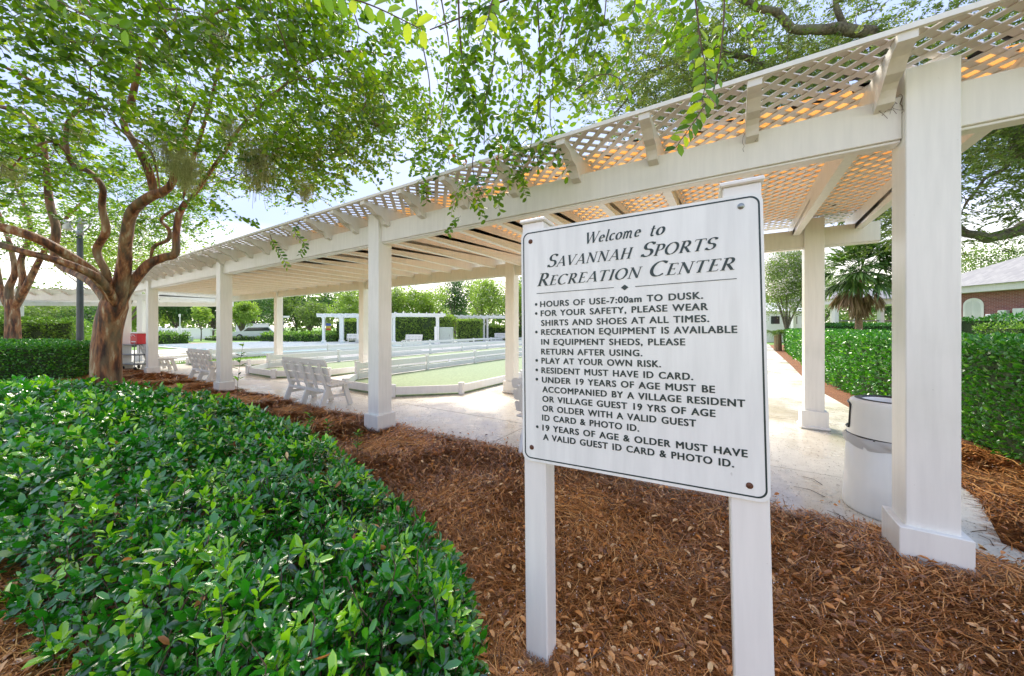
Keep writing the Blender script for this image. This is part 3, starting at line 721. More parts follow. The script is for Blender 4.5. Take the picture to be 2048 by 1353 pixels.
# ================================================================= BOCCE COURTS
def court(u0, label):
    """u0..u0+3.7 wide, chamfered front end at v=1.7, running away to v=26"""
    c = empty('bocce_court', UVW(u0, 1.7), ROW_ROT); tag(c, label, 'bocce court', 'bocce courts behind the pergola')
    Wc, Lc, ch = 3.7, 24.3, 1.0
    P = [(0, ch), (-ch, 0), (-Wc+ch, 0), (-Wc, ch), (-Wc, Lc), (0, Lc)]   # local x = -u
    link('turf', prism('turf', P, .0015, .03, M_TURF), c)
    def wall(a, b, h=.20, tall=False, n=1):
        a = Vector((*a, 0)); b = Vector((*b, 0)); d = (b-a).normalized(); L = (b-a).length
        for k_ in range(n+1):
            p = a+d*L*k_/n
            hh = .50 if tall else .235
            o = link('post', boxme(.10, .10, hh, M_COURT, .006), c, (p.x, p.y, hh/2+.001), (0, 0, math.atan2(d.y, d.x)))
            link('post_cap', boxme(.116, .116, .018, M_COURT, .004), o, (0, 0, hh/2+.010))
        for k_ in range(n):
            q0 = a+d*(L*k_/n+.052); q1 = a+d*(L*(k_+1)/n-.052)
            beam_between('board', q0+Vector((0, 0, .125)), q1+Vector((0, 0, .125)), .05, .16, M_COURT, c, .004)
            if tall: beam_between('board', q0+Vector((0, 0, .385)), q1+Vector((0, 0, .385)), .05, .17, M_COURT, c, .004)
            if tall and k_ % 2 == 0:
                beam_between('board', q0+Vector((0, 0, .245)), q0+d*1.9+Vector((0, 0, .245)), .045, .045, M_COURT, c)
    wall(P[0], P[1]); wall((P[1][0]-.07, P[1][1]), (P[2][0]+.07, P[2][1])); wall(P[2], P[3])
    wall(P[3], P[4], tall=True, n=9); wall(P[0], P[5], tall=False, n=9); wall(P[4], P[5], tall=True, n=2)
    return c
court(5.97, 'nearest bocce court, chamfered white board end and green turf right of the middle column')
court(11.05, 'second bocce court, its low white corner showing left of the slatted bench')
court(16.3, 'third bocce court, farthest left, white boards beyond the second column')

# shuffleboard lanes beyond
sh = empty('shuffleboard_court', UVW(22.0, 5.2), ROW_ROT); tag(sh, 'bank of teal shuffleboard lanes with white gutters beyond the bocce courts', 'shuffleboard court')
box('base_slab', (-17.2, -.3, .001), (.3, 17.5, .012), M_PALEC, sh)
for i in range(10):
    box('lane', (-1.45-i*1.7, 0, .0125), (-.25-i*1.7, 17, .020), M_TEAL, sh)
    box('gutter_board', (-1.66-i*1.7, 0, .0125), (-1.60-i*1.7, 17, .11), M_COURT, sh)
flat('lawn_strip', [tuple(UVW(19.6, 1.2)[:2]), tuple(UVW(21.6, 4.5)[:2]), tuple(UVW(21.4, 9)[:2]), tuple(UVW(20.4, 9)[:2]), tuple(UVW(18.9, 3)[:2])], .02, M_GRASS, 'small bright lawn strip between benches and shuffleboard lanes')

# ================================================================= FAR SHADE PERGOLAS
def shade(px, d, w_, dep, nb, label, rz, ncol=4, h=2.35):
    s = empty('shade_arbor', PD(px, d), rz); tag(s, label, 'arbor', 'white shade arbors at the far end of the courts')
    for i in range(ncol):
        for y in (0, dep):
            x = -w_/2+w_*i/(ncol-1)
            c = box('column', (x-.09, y-.09, 0), (x+.09, y+.09, h), M_COURT, s); box('plinth', (-.16, -.16, -h/2), (.16, .16, -h/2+.28), M_COURT, c, .03)
            box('cap', (-.13, -.13, h/2-.10), (.13, .13, h/2-.002), M_COURT, c)
    for y in (0, dep): box('beam', (-w_/2-.6, y-.06, h), (w_/2+.6, y+.06, h+.22), M_COURT, s)
    for i in range(nb):
        x = -w_/2-.3+(w_+.6)*i/(nb-1); box('rafter', (x-.04, -.5, h+.1), (x+.04, dep+.5, h+.30), M_COURT, s)
shade(704, 30.5, 5.2, 2.6, 10, 'white shade arbor far off on the left side of the middle column', R(-5))
shade(830, 28.0, 3.6, 2.6, 8, 'white shade arbor far off just right of the middle column', R(14), 2)
shade(968, 34.0, 5.0, 2.8, 10, 'white shade arbor far off beside the pale notice board edge', R(-3), 3)
for px, d, rz, lb in ((825, 27.5, R(165), 'tiny white bench under the arbor right of the middle column'), (712, 30.6, R(200), 'tiny white bench under the far arbor left of the middle column'), (1004, 34.4, R(180), 'tiny white bench under the far arbor nearest the notice board')):
    b = copy_tree(bench0); b.location = PD(px, d); b.rotation_euler = (0, 0, rz); tag(b, lb, 'bench', 'small far benches under the arbors')
ub = empty('utility_cabinet', PD(893, 29)); tag(ub, 'grey green utility cabinet in a gap of the far hedge', 'utility cabinet')
box('cabinet', (-.5, -.4, 0), (.5, .4, 1.45), M_BOXGREY, ub, .03); box('door', (-.44, -.415, .12), (.44, -.402, 1.36), M_BOXGREY, ub, .005); box('handle', (.30, -.44, .7), (.34, -.416, .85), M_GREY, ub)
o = box('white_bollard', (PD(872, 28).x-.11, 27.9, 0), (PD(872, 28).x+.11, 28.12, 1.5), M_COURT, None, .02); tag(o, 'plain white square post standing left of the utility cabinet', 'post')

# ================================================================= LAMP POST, CART, COOLER
lp = empty('lamp_post', PD(160, 12)); tag(lp, 'dark lamp post with grey arms standing behind the big tree trunk', 'lamp post')
link('base', lathe([(.20, 0), (.20, .10), (.16, .14), (.15, .70), (.17, .76), (.12, .82), (.10, .86)], 20, 'base', M_POLE), lp)
link('pole', lathe([(.088, .86), (.075, 4.35), (.062, 4.6)], 20, 'pole', M_POLE), lp)
link('collar', lathe([(.062, 4.6), (.095, 4.62), (.095, 4.70), (.07, 4.72), (.075, 4.95), (.10, 4.98), (.10, 5.06), (.03, 5.10), (.03, 5.2), (0, 5.22)], 20, 'collar', M_LAMPMET), lp)
am = Acc()
for sx in (-1, 1):
    am.tube(catmull([(sx*.07, 0, 4.70), (sx*.26, 0, 4.82), (sx*.36, 0, 5.0), (sx*.32, 0, 5.06)], 5), .022, 6)
    am.tube([(sx*.07, 0, 5.03), (sx*.36, 0, 5.03)], .022, 6)
link('arm', am.mesh('arm', M_LAMPMET, True), lp)
box('lamp_head', (-.52, -.10, 4.78), (-.34, .10, 5.12), M_WHITEP, lp, .03)

cart = empty('utility_cart', PD(274, 12.0), R(-20)); tag(cart, 'grey three shelf utility cart standing between the trunk and the first far column', 'cart')
for z in (.18, .50, .84): box('shelf', (-.40, -.24, z), (.40, .24, z+.035), M_GREY, cart, .01)
cl = Acc()
for sx in (-1, 1):
    for sy in (-1, 1): cl.tube([(sx*.39, sy*.23, .1), (sx*.39, sy*.23, .93)], .014, 6)
link('frame', cl.mesh('frame', M_GREY), cart)
hb = Acc(); hb.tube(catmull([(-.39, -.23, .9), (-.50, -.23, .98), (-.50, .23, .98), (-.39, .23, .9)], 4), .014, 6); link('push_handle', hb.mesh('push_handle', M_BLACK), cart)
for sx in (-1, 1):
    for sy in (-1, 1): link('caster', lathe([(0, -.02), (.06, -.02), (.065, 0), (.06, .02), (0, .02)], 14, 'caster', M_TYRE), cart, (sx*.36, sy*.2, .066), (R(90), 0, 0))
cool = empty('drinks_cooler', PD(280, 11.95, .877), R(-20)); tag(cool, 'red box cooler with white lid resting on the utility cart', 'cooler')
box('tub', (-.21, -.16, 0), (.21, .16, .36), M_RED, cool, .02); box('lid', (-.22, -.17, .361), (.22, .17, .41), M_WHITEP, cool, .015)
hd = Acc(); hd.tube(catmull([(-.09, -.165, .26), (-.09, -.20, .31), (.09, -.20, .31), (.09, -.165, .26)], 4), .010, 6); link('handle', hd.mesh('handle', M_WHITEP), cool)
box('script_mark', (-.14, -.1625, .07), (.12, -.161, .10), M_WHITEP, cool)

# ================================================================= FENCE, CAR, SMALL FAR THINGS
fe = empty('picket_fence', PD(318, 44)); tag(fe, 'white picket fence with solid posts beyond the lawn on the left', 'fence')
pk = Acc()
for i in range(34):
    x = .1+i*.145
    if i % 17 == 0: box('post', (x-.13, -.13, 0), (x+.13, .13, 1.55), M_COURT, fe, .02); continue
    pk.box((x-.035, -.02, .12), (x+.035, .02, 1.36))
o = link('picket_row', pk.mesh('picket_row', M_COURT), fe); o['kind'] = 'stuff'
for z in (.3, 1.1): box('rail', (.1, .021, z), (7.6, .06, z+.09), M_COURT, fe)
fw = empty('garden_wall', PD(402, 44)); tag(fw, 'low solid white garden wall continuing right of the picket fence', 'wall'); box('wall', (-1.2, -.15, 0), (1.3, .15, 1.25), M_COURT, fw, .02); box('coping', (-1.25, -.2, 1.251), (1.35, .2, 1.33), M_COURT, fw, .01)
fw = empty('garden_wall', PD(505, 52)); tag(fw, 'short white garden wall behind the passing car', 'wall'); box('wall', (-2.4, -.15, 0), (2.4, .15, 1.9), M_COURT, fw, .02); box('coping', (-2.5, -.2, 1.901), (2.5, .2, 2.0), M_COURT, fw, .01)
car = empty('parked_car', PD(516, 40.0), R(4)); tag(car, 'pale silver estate car on the road beyond the left hedges', 'car')
def side_prism(name, P, y0, y1, m, par):
    n = len(P); V = [(p[0], y0, p[1]) for p in P]+[(p[0], y1, p[1]) for p in P]
    return link(name, pydata(name, V, [tuple(range(n)), tuple(range(n, 2*n))[::-1]]+[(i, n+i, n+(i+1) % n, (i+1) % n) for i in range(n)], m), par)
side_prism('body', [(-2.25, .35), (-2.3, .75), (-2.1, .92), (-1.2, 1.02), (-.6, 1.48), (1.7, 1.52), (2.15, 1.05), (2.25, .95), (2.25, .35)], -.88, .88, M_CARW, car)
side_prism('side_window', [(-1.0, 1.02), (-.52, 1.41), (1.6, 1.44), (1.95, 1.06)], -.895, -.884, M_GLASS, car); side_prism('side_window', [(-1.0, 1.02), (-.52, 1.41), (1.6, 1.44), (1.95, 1.06)], .884, .895, M_GLASS, car)
for x in (-1.4, 1.4):
    for y in (-.86, .86):
        wh = link('wheel', lathe([(0, -.1), (.3, -.1), (.34, -.06), (.34, .06), (.3, .1), (0, .1)], 20, 'wheel', M_TYRE), car, (x, y, .341), (R(90), 0, 0)); link('rim', lathe([(0, .03), (.2, .03), (.2, 0)], 14, 'rim', M_STEEL), wh, (0, 0, .08 if y < 0 else -.11))
yg = empty('street_sign', PD(566, 40)); tag(yg, 'thin grey pole with a small blank arm sign far off between two columns', 'street sign'); box('pole', (-.05, -.05, 0), (.05, .05, 2.7), M_GREY, yg); box('sign_blade', (-.05, -.04, 2.55), (.75, .04, 2.75), M_COURT, yg)
yg = empty('garden_flag', PD(652, 44)); tag(yg, 'small multicoloured garden flag by the far planting', 'flag')
box('pole', (-.02, -.02, 0), (.02, .02, 2.0), M_GREY, yg)
for i, cc in enumerate(((.5, .05, .05), (.6, .4, .05), (.08, .12, .45))): box('stripe', (.021, -.015, 1.0+i*.31), (.62, .015, 1.305+i*.31), simple('flag_cloth', cc, .8), yg)
eb = box('irrigation_box', (PD(378, 36).x-.3, 35.8, 0), (PD(378, 36).x+.3, 36.2, .5), M_BOXGREY, None, .03); tag(eb, 'small green grey utility box on the lawn in front of the picket fence', 'utility box')
yg = empty('marker_post', PD(360, 38)); tag(yg, 'thin white marker pole on the lawn before the picket fence', 'pole'); box('pole', (-.035, -.035, 0), (.035, .035, 2.9), M_COURT, yg); box('marker_plate', (-.12, -.045, 2.6), (.12, -.036, 2.85), M_COURT, yg)

# ================================================================= RIGHT: BUILDINGS
bb = empty('brick_building', (28.3, 22.0, 0), R(0)); tag(bb, 'red brick building with arched shuttered window and grey shingle roof at the right edge', 'building')
box('wall', (0, -9, 0), (.3, 2.3, 3.55), M_BRICK, bb); box('wall', (.301, 2.0, 0), (9, 2.3, 3.55), M_BRICK, bb)
box('fascia', (-.55, -9.5, 3.56), (9.2, 2.8, 3.95), M_WHITE2, bb)
link('roof', pydata('roof', [(-.75, -9.8, 3.955), (-.75, 3.0, 3.955), (5.5, -4, 7.0), (5.5, -2.6, 7.0), (12, -9.8, 3.955), (12, 3.0, 3.955)], [(0, 2, 3, 1), (1, 3, 5), (0, 4, 2), (2, 4, 5, 3), (0, 1, 5, 4)], M_SHINGLE), bb)
# arched window with louvres in the wall facing the courts
wy = -.55; win = empty('window'); win.parent = bb; win.location = (-.02, wy, 0)
P = [(-.42, 1.5), (.42, 1.5), (.42, 2.75)]+[(.42*math.cos(R(a)), 2.75+.42*math.sin(R(a))) for a in range(15, 180, 15)]+[(-.42, 2.75)]
n = len(P); link('frame', pydata('frame', [(-.03, y*1.14, 2.2+(z-2.2)*1.07) for y, z in P]+[(0, y*1.14, 2.2+(z-2.2)*1.07) for y, z in P], [tuple(range(n)), tuple(range(n, 2*n))[::-1]]+[(i, (i+1) % n, n+(i+1) % n, n+i) for i in range(n)], M_WHITE), win)
for i in range(22):
    z = 1.53+i*.073; hw = .36 if z < 2.72 else math.sqrt(max(.0, .36**2-(z-2.72)**2))
    if hw > .06:
        for y0, y1 in ((-hw, -.03), (.03, hw)): oo = link('louvre', boxme(.015, max(.02, y1-y0), .05, M_COURT), win, (-.05, (y0+y1)/2, z)); oo.rotation_euler = (0, R(-25), 0)
for y, z, s, m in ((-1.95, 2.0, (.25, .35, .85), M_BOXGREY), (-1.35, 1.95, (.2, .24, .55), M_WHITEP), (-2.6, 2.0, (.25, .45, 1.0), M_BOXGREY)):
    o = link('meter_box', boxme(*s, m, .02), bb, (-.14, y, z)); o2 = link('cover', boxme(.02, s[1]*.8, s[2]*.8, m, .005), o, (-s[0]/2-.012, 0, 0))
for y in (-1.75, -1.95): link('conduit', lathe([(.05, 0), (.05, 1.55)], 10, 'conduit', M_ORANGEPIPE), bb, (-.12, y, 0))
acu = empty('air_conditioner', (19.8, 15.1, 0), R(0)); tag(acu, 'grey air conditioning unit standing before the brick wall above the hedge', 'air conditioner')
box('pad', (-.5, -.5, 0), (.5, .5, .35), M_PALEC, acu, .02); box('housing', (-.42, -.42, .351), (.42, .42, 1.46), M_GREY, acu, .03); box('top_grille', (-.40, -.40, 1.461), (.40, .40, 1.50), M_GREY, acu, .01)
for i in range(10): box('fin', (-.436, -.38, .45+i*.1), (-.422, .38, .49+i*.1), M_GREY, acu)
gz = empty('cabana', PD(1738, 27)); tag(gz, 'white open cabana with grey hipped roof behind the palm', 'cabana')
for x in (-2.6, -.9, .9, 2.9):
    for y in (0, 4): box('column', (x-.14, y-.14, 0), (x+.14, y+.14, 3.2), M_COURT, gz)
box('fascia', (-3.3, -.5, 3.201), (3.5, 4.5, 3.6), M_COURT, gz)
link('roof', pydata('roof', [(-3.6, -.8, 3.605), (3.8, -.8, 3.605), (3.8, 4.8, 3.605), (-3.6, 4.8, 3.605), (-.8, 2, 4.85), (.9, 2, 4.85)], [(0, 1, 5, 4), (1, 2, 5), (2, 3, 4, 5), (3, 0, 4), (3, 2, 1, 0)], M_SHINGLE), gz)
box('rail', (-2.6, -.03, 1.9), (2.9, .03, 2.0), M_GREY, gz); box('rail', (-2.6, -.03, 1.3), (2.9, .03, 1.36), M_GREY, gz)
ph = empty('pool_house', PD(1585, 34)); tag(ph, 'low white building with shallow roof glimpsed between sign and rear column', 'building')
box('wall', (-2.6, 0, 0), (2.4, 5, 3.0), M_COURT, ph); link('roof', pydata('roof', [(-3, -.4, 3.0), (2.8, -.4, 3.0), (2.8, 5.4, 3.0), (-3, 5.4, 3.0), (-1, 2.5, 4.0), (.8, 2.5, 4.0)], [(0, 1, 5, 4), (1, 2, 5), (2, 3, 4, 5), (3, 0, 4), (3, 2, 1, 0)], M_PALEC), ph)
for x in (-1.7, 0, 1.5): f = box('window', (x-.5, -.03, 1.7), (x+.5, -.002, 2.6), M_WHITEP, ph); box('pane', (-.42, -.03, -.37), (.42, -.016, .37), M_GLASS, f)
# ================================================================= VEGETATION
def in_poly(X, Y, poly):
    ins = np.zeros(len(X), bool); n = len(poly); j = n-1
    for i in range(n):
        xi, yi = poly[i]; xj, yj = poly[j]
        c = ((yi > Y) != (yj > Y)) & (X < (xj-xi)*(Y-yi)/(yj-yi+1e-12)+xi); ins ^= c; j = i
    return ins
def sm_noise(X, Y, s, seed=0.0):
    return np.array([mnoise.noise(Vector((a*s, b*s, seed))) for a, b in zip(X, Y)])
def visible_n(P): return np.hypot(P[:, 0], P[:, 1])
def hedge(name, poly, h, leafL, dens, mat, label, group=None, cat='hedge', wav=.05, d0=3.0, ratio=.5, tmpl=LEAF4, depth=.14, extra=0.0):
    """clipped hedge from a footprint polygon: leaves over top and sides, dark twig core inside"""
    poly = [tuple(p) for p in poly]; ar = sum(poly[i][0]*poly[(i+1) % len(poly)][1]-poly[(i+1) % len(poly)][0]*poly[i][1] for i in range(len(poly)))
    if ar < 0: poly = poly[::-1]
    root = empty(name, (*np.mean(poly, 0), 0)); tag(root, label, cat, group); c0 = np.array([*np.mean(poly, 0), 0])
    xs, ys = zip(*poly); A = abs(ar)/2
    pts = []; nrm = []
    n = int(A*dens); X = rng.uniform(min(xs), max(xs), int(n*(max(xs)-min(xs))*(max(ys)-min(ys))/max(A, .01))); Y = rng.uniform(min(ys), max(ys), len(X)); m = in_poly(X, Y, poly); X, Y = X[m], Y[m]
    pts.append(np.stack([X, Y, np.full(len(X), h)], 1)); nrm.append(np.tile([0, 0, 1.], (len(X), 1)))
    for i in range(len(poly)):
        a = np.array(poly[i]); b = np.array(poly[(i+1) % len(poly)]); L = np.linalg.norm(b-a)
        if L < .05: continue
        o = np.array([(b-a)[1], -(b-a)[0]])/L; mid = (a+b)/2
        if np.dot(o, -mid) < -.3*np.linalg.norm(mid): continue      # side facing away is thin
        n = int(L*h*dens); t = rng.random(n); z = h*rng.random(n)**.8
        q = a+t[:, None]*(b-a); pts.append(np.column_stack([q, z])); nrm.append(np.tile([o[0], o[1], 0], (n, 1)))
    P = np.vstack(pts); N = np.vstack(nrm); d = visible_n(P)
    keep = rng.random(len(P)) < np.minimum(1, (d0/np.maximum(d, .1))**1.0); P = P[keep]; N = N[keep]; d = d[keep]
    sc_l = np.maximum(1, (d/d0)**.5)
    bulge = np.array([mnoise.noise(Vector(p*1.6))*1.0+.5*mnoise.noise(Vector(p*4.5)) for p in P])*wav
    P = P+N*(bulge-rng.random(len(P))**1.5*depth)[:, None]; P[:, 2] = np.maximum(P[:, 2], .02)
    D = norm(N*.8+np.array([0, 0, .45])+rng.normal(0, .55, P.shape)); L = leafL*sc_l*rng.uniform(.65, 1.25, len(P))
    tip = np.clip(rng.normal(.35, .2, len(P))+(rng.random(len(P)) < .08)*.5, 0, 1)
    v, f, c = leaves(P, D, L, L*ratio, tmpl, up=N+np.array([0, 0, .4]), jit=.6, tint=tip)
    link('foliage', npmesh('foliage', v-c0, f, mat, c, smooth=False), root)
    ins = .10; cen = np.mean(poly, 0); Pc = []
    nP = len(poly)
    for i in range(nP):                                             # inset polygon
        p0, p1, p2 = np.array(poly[i-1]), np.array(poly[i]), np.array(poly[(i+1) % nP])
        e1 = norm((p1-p0)[None])[0]; e2 = norm((p2-p1)[None])[0]; n1 = np.array([-e1[1], e1[0]]); n2 = np.array([-e2[1], e2[0]]); bb_ = norm((n1+n2)[None])[0]
        Pc.append(tuple(p1+bb_*ins/max(.4, np.dot(bb_, n1))))
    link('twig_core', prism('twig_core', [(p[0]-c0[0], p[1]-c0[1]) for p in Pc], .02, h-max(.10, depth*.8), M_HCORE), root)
    return root

# ---- near shrub bed with big glossy leaves in sprigs
NB = [(-.93, .62), (-.14, .62), (-.10, 1.15), (-.14, 1.55), (-.30, 2.0), (-.62, 2.35), (-1.25, 2.95), (-2.35, 4.0), (-3.5, 4.85), (-4.75, 5.65), (-6.4, 6.25), (-7.0, 6.5), (-8.3, 6.85), (-13, 7.1), (-13, 4.2), (-6, 2.75), (-3.6, 2.05), (-2.45, 1.7), (-1.62, 1.27), (-1.15, .97)]
def near_bed():
    root = empty('shrub_bed', (-2.5, 3.2, 0)); tag(root, 'broad low bed of glossy dark green shrubs filling the lower left foreground', 'shrubs', kind='stuff')
    c0 = np.array([-2.5, 3.2, 0])
    N0 = 30000; X = rng.uniform(-13, 0, N0*3); Y = rng.uniform(.6, 7.2, N0*3); m = in_poly(X, Y, NB); X, Y = X[m], Y[m]
    d = np.hypot(X, Y); keep = rng.random(len(X)) < np.minimum(1, (2.0/d)**1.25)*.95
    # out of view to the left of the frame it can stay thin
    keep &= (X > -2.1*Y-.6) | (rng.random(len(X)) < .5)
    X, Y = X[keep], Y[keep]; d = np.hypot(X, Y)
    gapn = sm_noise(X, Y, 3.2, 11.0); kk = rng.random(len(X)) < np.clip(.95+1.7*gapn, .22, 1); X, Y, gapn = X[kk], Y[kk], gapn[kk]; d = np.hypot(X, Y)
    E = np.array(NB); B = np.roll(E, -1, 0); ed = np.full(len(X), 9.)
    for a, b in zip(E, B):
        ab = b-a; t = np.clip(((X-a[0])*ab[0]+(Y-a[1])*ab[1])/(ab@ab), 0, 1); ed = np.minimum(ed, np.hypot(X-a[0]-t*ab[0], Y-a[1]-t*ab[1]))
    hh = .48+.10*sm_noise(X, Y, .9, 1.0)+.10*sm_noise(X, Y, 2.6, 5.0)+.11*gapn-.05*np.clip((d-4)/4, 0, 1)
    top = hh*np.clip((ed/.28), 0, 1)**.45
    lay = rng.random(len(X)); Z = top*(1-.62*lay**1.5)+(rng.random(len(X)) < .10)*rng.uniform(0, .07, len(X))-.02
    Z = np.maximum(Z, .05)
    # sprig axis: up, leaning outwards at the edge
    gx = norm(np.stack([X+2.8, Y-3.0, np.zeros(len(X))], 1)); lean = np.clip(1-ed/.3, 0, 1)[:, None]
    ax = norm(np.array([0, 0, 1.])+gx*lean*.9+rng.normal(0, .5, (len(X), 3)))
    scl = np.maximum(1, (d/2.6)**.5); out = []
    n = len(X); base = np.stack([X, Y, Z], 1); ref = norm(np.cross(ax, rdir(n))); oth = np.cross(ax, ref)
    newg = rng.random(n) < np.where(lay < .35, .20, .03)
    NL = 7
    for k in range(NL):
        ang = k*2.4+rng.uniform(-.4, .4, n); el_ = np.interp(k, [0, NL-1], [.15, 1.15])+rng.normal(0, .18, n)
        rad = ref*np.cos(ang)[:, None]+oth*np.sin(ang)[:, None]
        D = norm(rad*np.cos(el_)[:, None]+ax*np.sin(el_)[:, None]); L = .060*scl*rng.uniform(.6, 1.3, n)*(1.0 if k < 5 else .8)
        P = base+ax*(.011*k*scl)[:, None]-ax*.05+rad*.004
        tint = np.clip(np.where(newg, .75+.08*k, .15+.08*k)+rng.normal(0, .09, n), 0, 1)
        nearm = d < 2.9
        for mk_, tm in ((nearm, LEAF8), (~nearm, LEAF4)):
            if mk_.any():
                o = leaves(P[mk_], D[mk_], L[mk_], (L*rng.uniform(.36, .52, n))[mk_], tm, up=ax[mk_], jit=.18, tint=tint[mk_]); out.append(o)
    v, f, c = join(out)
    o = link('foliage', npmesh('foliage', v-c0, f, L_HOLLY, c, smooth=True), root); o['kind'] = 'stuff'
    bi = rng.choice(n, 420, False); v, f, c = leaves(base[bi]+rng.normal(0, .02, (420, 3)), rdir(420), .05*scl[bi], .02*scl[bi], LEAF8, jit=.6); link('dry_leaves', npmesh('dry_leaves', v-c0, f, L_DEAD, c, True), root)['kind'] = 'stuff'
    # stems
    ac = Acc(); idx = np.where((d < 3.0))[0]; idx = rng.choice(idx, min(len(idx), 1500), False)
    for i in idx: p = base[i]; q = p-ax[i]*.10-np.array([0, 0, .12]); q[2] = max(q[2], .0); ac.tube([p-c0, (p+q)/2-c0+rng.normal(0, .006, 3), q-c0], .0022, 3)
    for i in idx[:70]: p = base[i]-c0; e1 = p+ax[i]*.07+np.array([0, 0, .05]); ac.tube([p-ax[i]*.12, p, e1, e1+rng.normal(0, .02, 3)+np.array([0, 0, .03])], [.003, .0025, .002, .001], 3)
    o = link('stems', ac.mesh('stems', M_WOODTWIG), root); o['kind'] = 'stuff'
near_bed()

# a few bare leafy shoots standing above the bed and in the straw
def shoot(name, loc, h, nl, L, label, mat=L_HOLLY, lean=(0, 0)):
    r = empty(name, loc); tag(r, label, 'plant'); a = Acc(); P = [(lean[0]*t*t, lean[1]*t*t, h*t) for t in np.linspace(0, 1, 6)]
    a.tube(P, np.linspace(.004, .0015, 6), 5); link('stem', a.mesh('stem', M_WOODTWIG), r)
    t = np.sort(rng.uniform(.25, 1, nl)); B = np.stack([lean[0]*t*t, lean[1]*t*t, h*t], 1); an = np.arange(nl)*2.4
    D = np.stack([np.cos(an), np.sin(an), np.full(nl, .7)], 1); v, f, c = leaves(B, D, L*rng.uniform(.7, 1.1, nl), L*.36, LEAF8, jit=.15)
    link('leaves', npmesh('leaves', v, f, mat, c, True), r); return r
shoot('tall_shoot', (-4.05, 5.15, .25), .98, 16, .10, 'tall thin shoot rising out of the shrub bed in front of the third column', lean=(.10, 0))
for (px, py, h, n, lb) in ((620, 905, .42, 26, 'leafy sprig at the edge of the shrub bed below the slatted bench'), (655, 905, .36, 24, 'leafy sprig beside the shrub bed, nearest the middle column base'), (715, 925, .30, 20, 'small leafy sprig in the straw right of the shrub bed edge')):
    dd = EYE*F/(py-HY); shoot('leafy_sprig', ((px-1024)/F*dd, dd, .02), h, n, .075, lb)

# ---- clipped hedges
RH = [(4.72, 2.55), (5.15, 3.35), (6.05, 5.1), (6.85, 6.9), (8.3, 9.4), (10.6, 12.6), (14.3, 18.0), (17.6, 22.6), (19.2, 21.8), (15.9, 17.0), (12.2, 11.8), (10.0, 8.8), (8.6, 6.4), (7.9, 5.0), (7.3, 3.4), (7.0, 2.2), (6.2, 1.6)]
hedge('clipped_hedge', RH, 1.28, .037, 3500, L_BOX, 'long clipped green hedge running beside the walk on the right', d0=3.2, wav=.07, depth=.16)
hedge('clipped_hedge', [(16.3, 18.5), (20, 23.4), (24, 22), (20.3, 17.8)], 1.62, .06, 620, L_BOX, 'darker hedge strip behind the long clipped hedge and palm', d0=12)
hedge('round_shrub', [(15.8, 11.7), (16.9, 11.2), (17.4, 12.2), (16.8, 13.0), (15.9, 12.8)], 1.78, .05, 900, L_BOX, 'rounded dark shrub before the air conditioning unit', cat='shrub', d0=8, wav=.25)
hedge('round_shrub', [(14.0, 9.7), (15.4, 9.0), (16.0, 10.4), (14.3, 10.9)], 1.52, .045, 900, L_MOUND, 'yellow green rounded shrub at the right edge below the meter boxes', cat='shrub', d0=8, wav=.22)
hedge('clipped_hedge', [(-11.4, 9.0), (-12.6, 8.35), (-20, 8.4), (-22, 10.5), (-15, 11.2), (-12.0, 10.2)], 1.02, .04, 2600, L_BOX, 'clipped green hedge at the left edge behind the foreground shrub bed', d0=5.5, wav=.08)
hedge('mounded_hedge', [(-21.5, 17.2), (-26, 15.5), (-38, 18), (-36, 24), (-29, 24)], 1.75, .07, 900, L_MOUND, 'pale green mounded hedge beyond the left clipped hedge', d0=10, wav=.35)
hedge('mounded_hedge', [(-28.6, 26.5), (-36, 26.8), (-36, 30), (-27.5, 30)], .95, .09, 420, L_MOUND, 'pale low hedge mound seen between the two far left columns', d0=14, wav=.3)
hedge('mounded_hedge', [(-19.6, 33.2), (-24.6, 34), (-24.6, 37), (-19, 36.5)], .78, .10, 360, L_MOUND, 'low yellowish hedge mound in front of the parked car', d0=14, wav=.3)
hedge('mounded_hedge', [(-16.9, 33), (-21.0, 33.4), (-21, 36), (-16.9, 36)], .85, .10, 360, L_MOUND, 'low yellowish hedge mound right of the far thin column', d0=14, wav=.3)
hedge('clipped_hedge', [(-13.2, 33.2), (-17.0, 33.6), (-17, 37), (-13.2, 37)], 2.1, .10, 380, L_FARY, 'tall rounded hedge behind the left far arbor', d0=14, wav=.3)
hedge('clipped_hedge', [(-5.6, 32.0), (-12.6, 32.0), (-12.6, 34), (-5.6, 34)], 2.5, .10, 420, L_FARY, 'tall flat topped hedge behind the arbor right of the middle column', d0=14, wav=.35)
hedge('clipped_hedge', [(-2.9, 32.5), (-5.1, 32.5), (-5.1, 34), (-2.9, 34)], 2.15, .10, 420, L_FARY, 'narrow tall hedge block right of the utility cabinet', d0=14, wav=.12)
hedge('clipped_hedge', [(8, 37.5), (-3.2, 37.5), (-3.2, 39.5), (8, 39.5)], 1.5, .11, 350, L_FARM, 'lower far hedge behind the arbor nearest the notice board', d0=14, wav=.15)
hedge('ground_cover', [(-23, 38.5), (-34, 38.5), (-34, 41), (-23, 41)], .38, .10, 130, L_FARY, 'bright strip of low ground cover before the picket fence', cat='ground cover', d0=14)
hedge('ground_cover', [(-13, 41), (-23, 38), (-23, 40), (-13, 43)], .40, .10, 130, L_FARY, 'bright strip of low ground cover under the far road', cat='ground cover', d0=14)

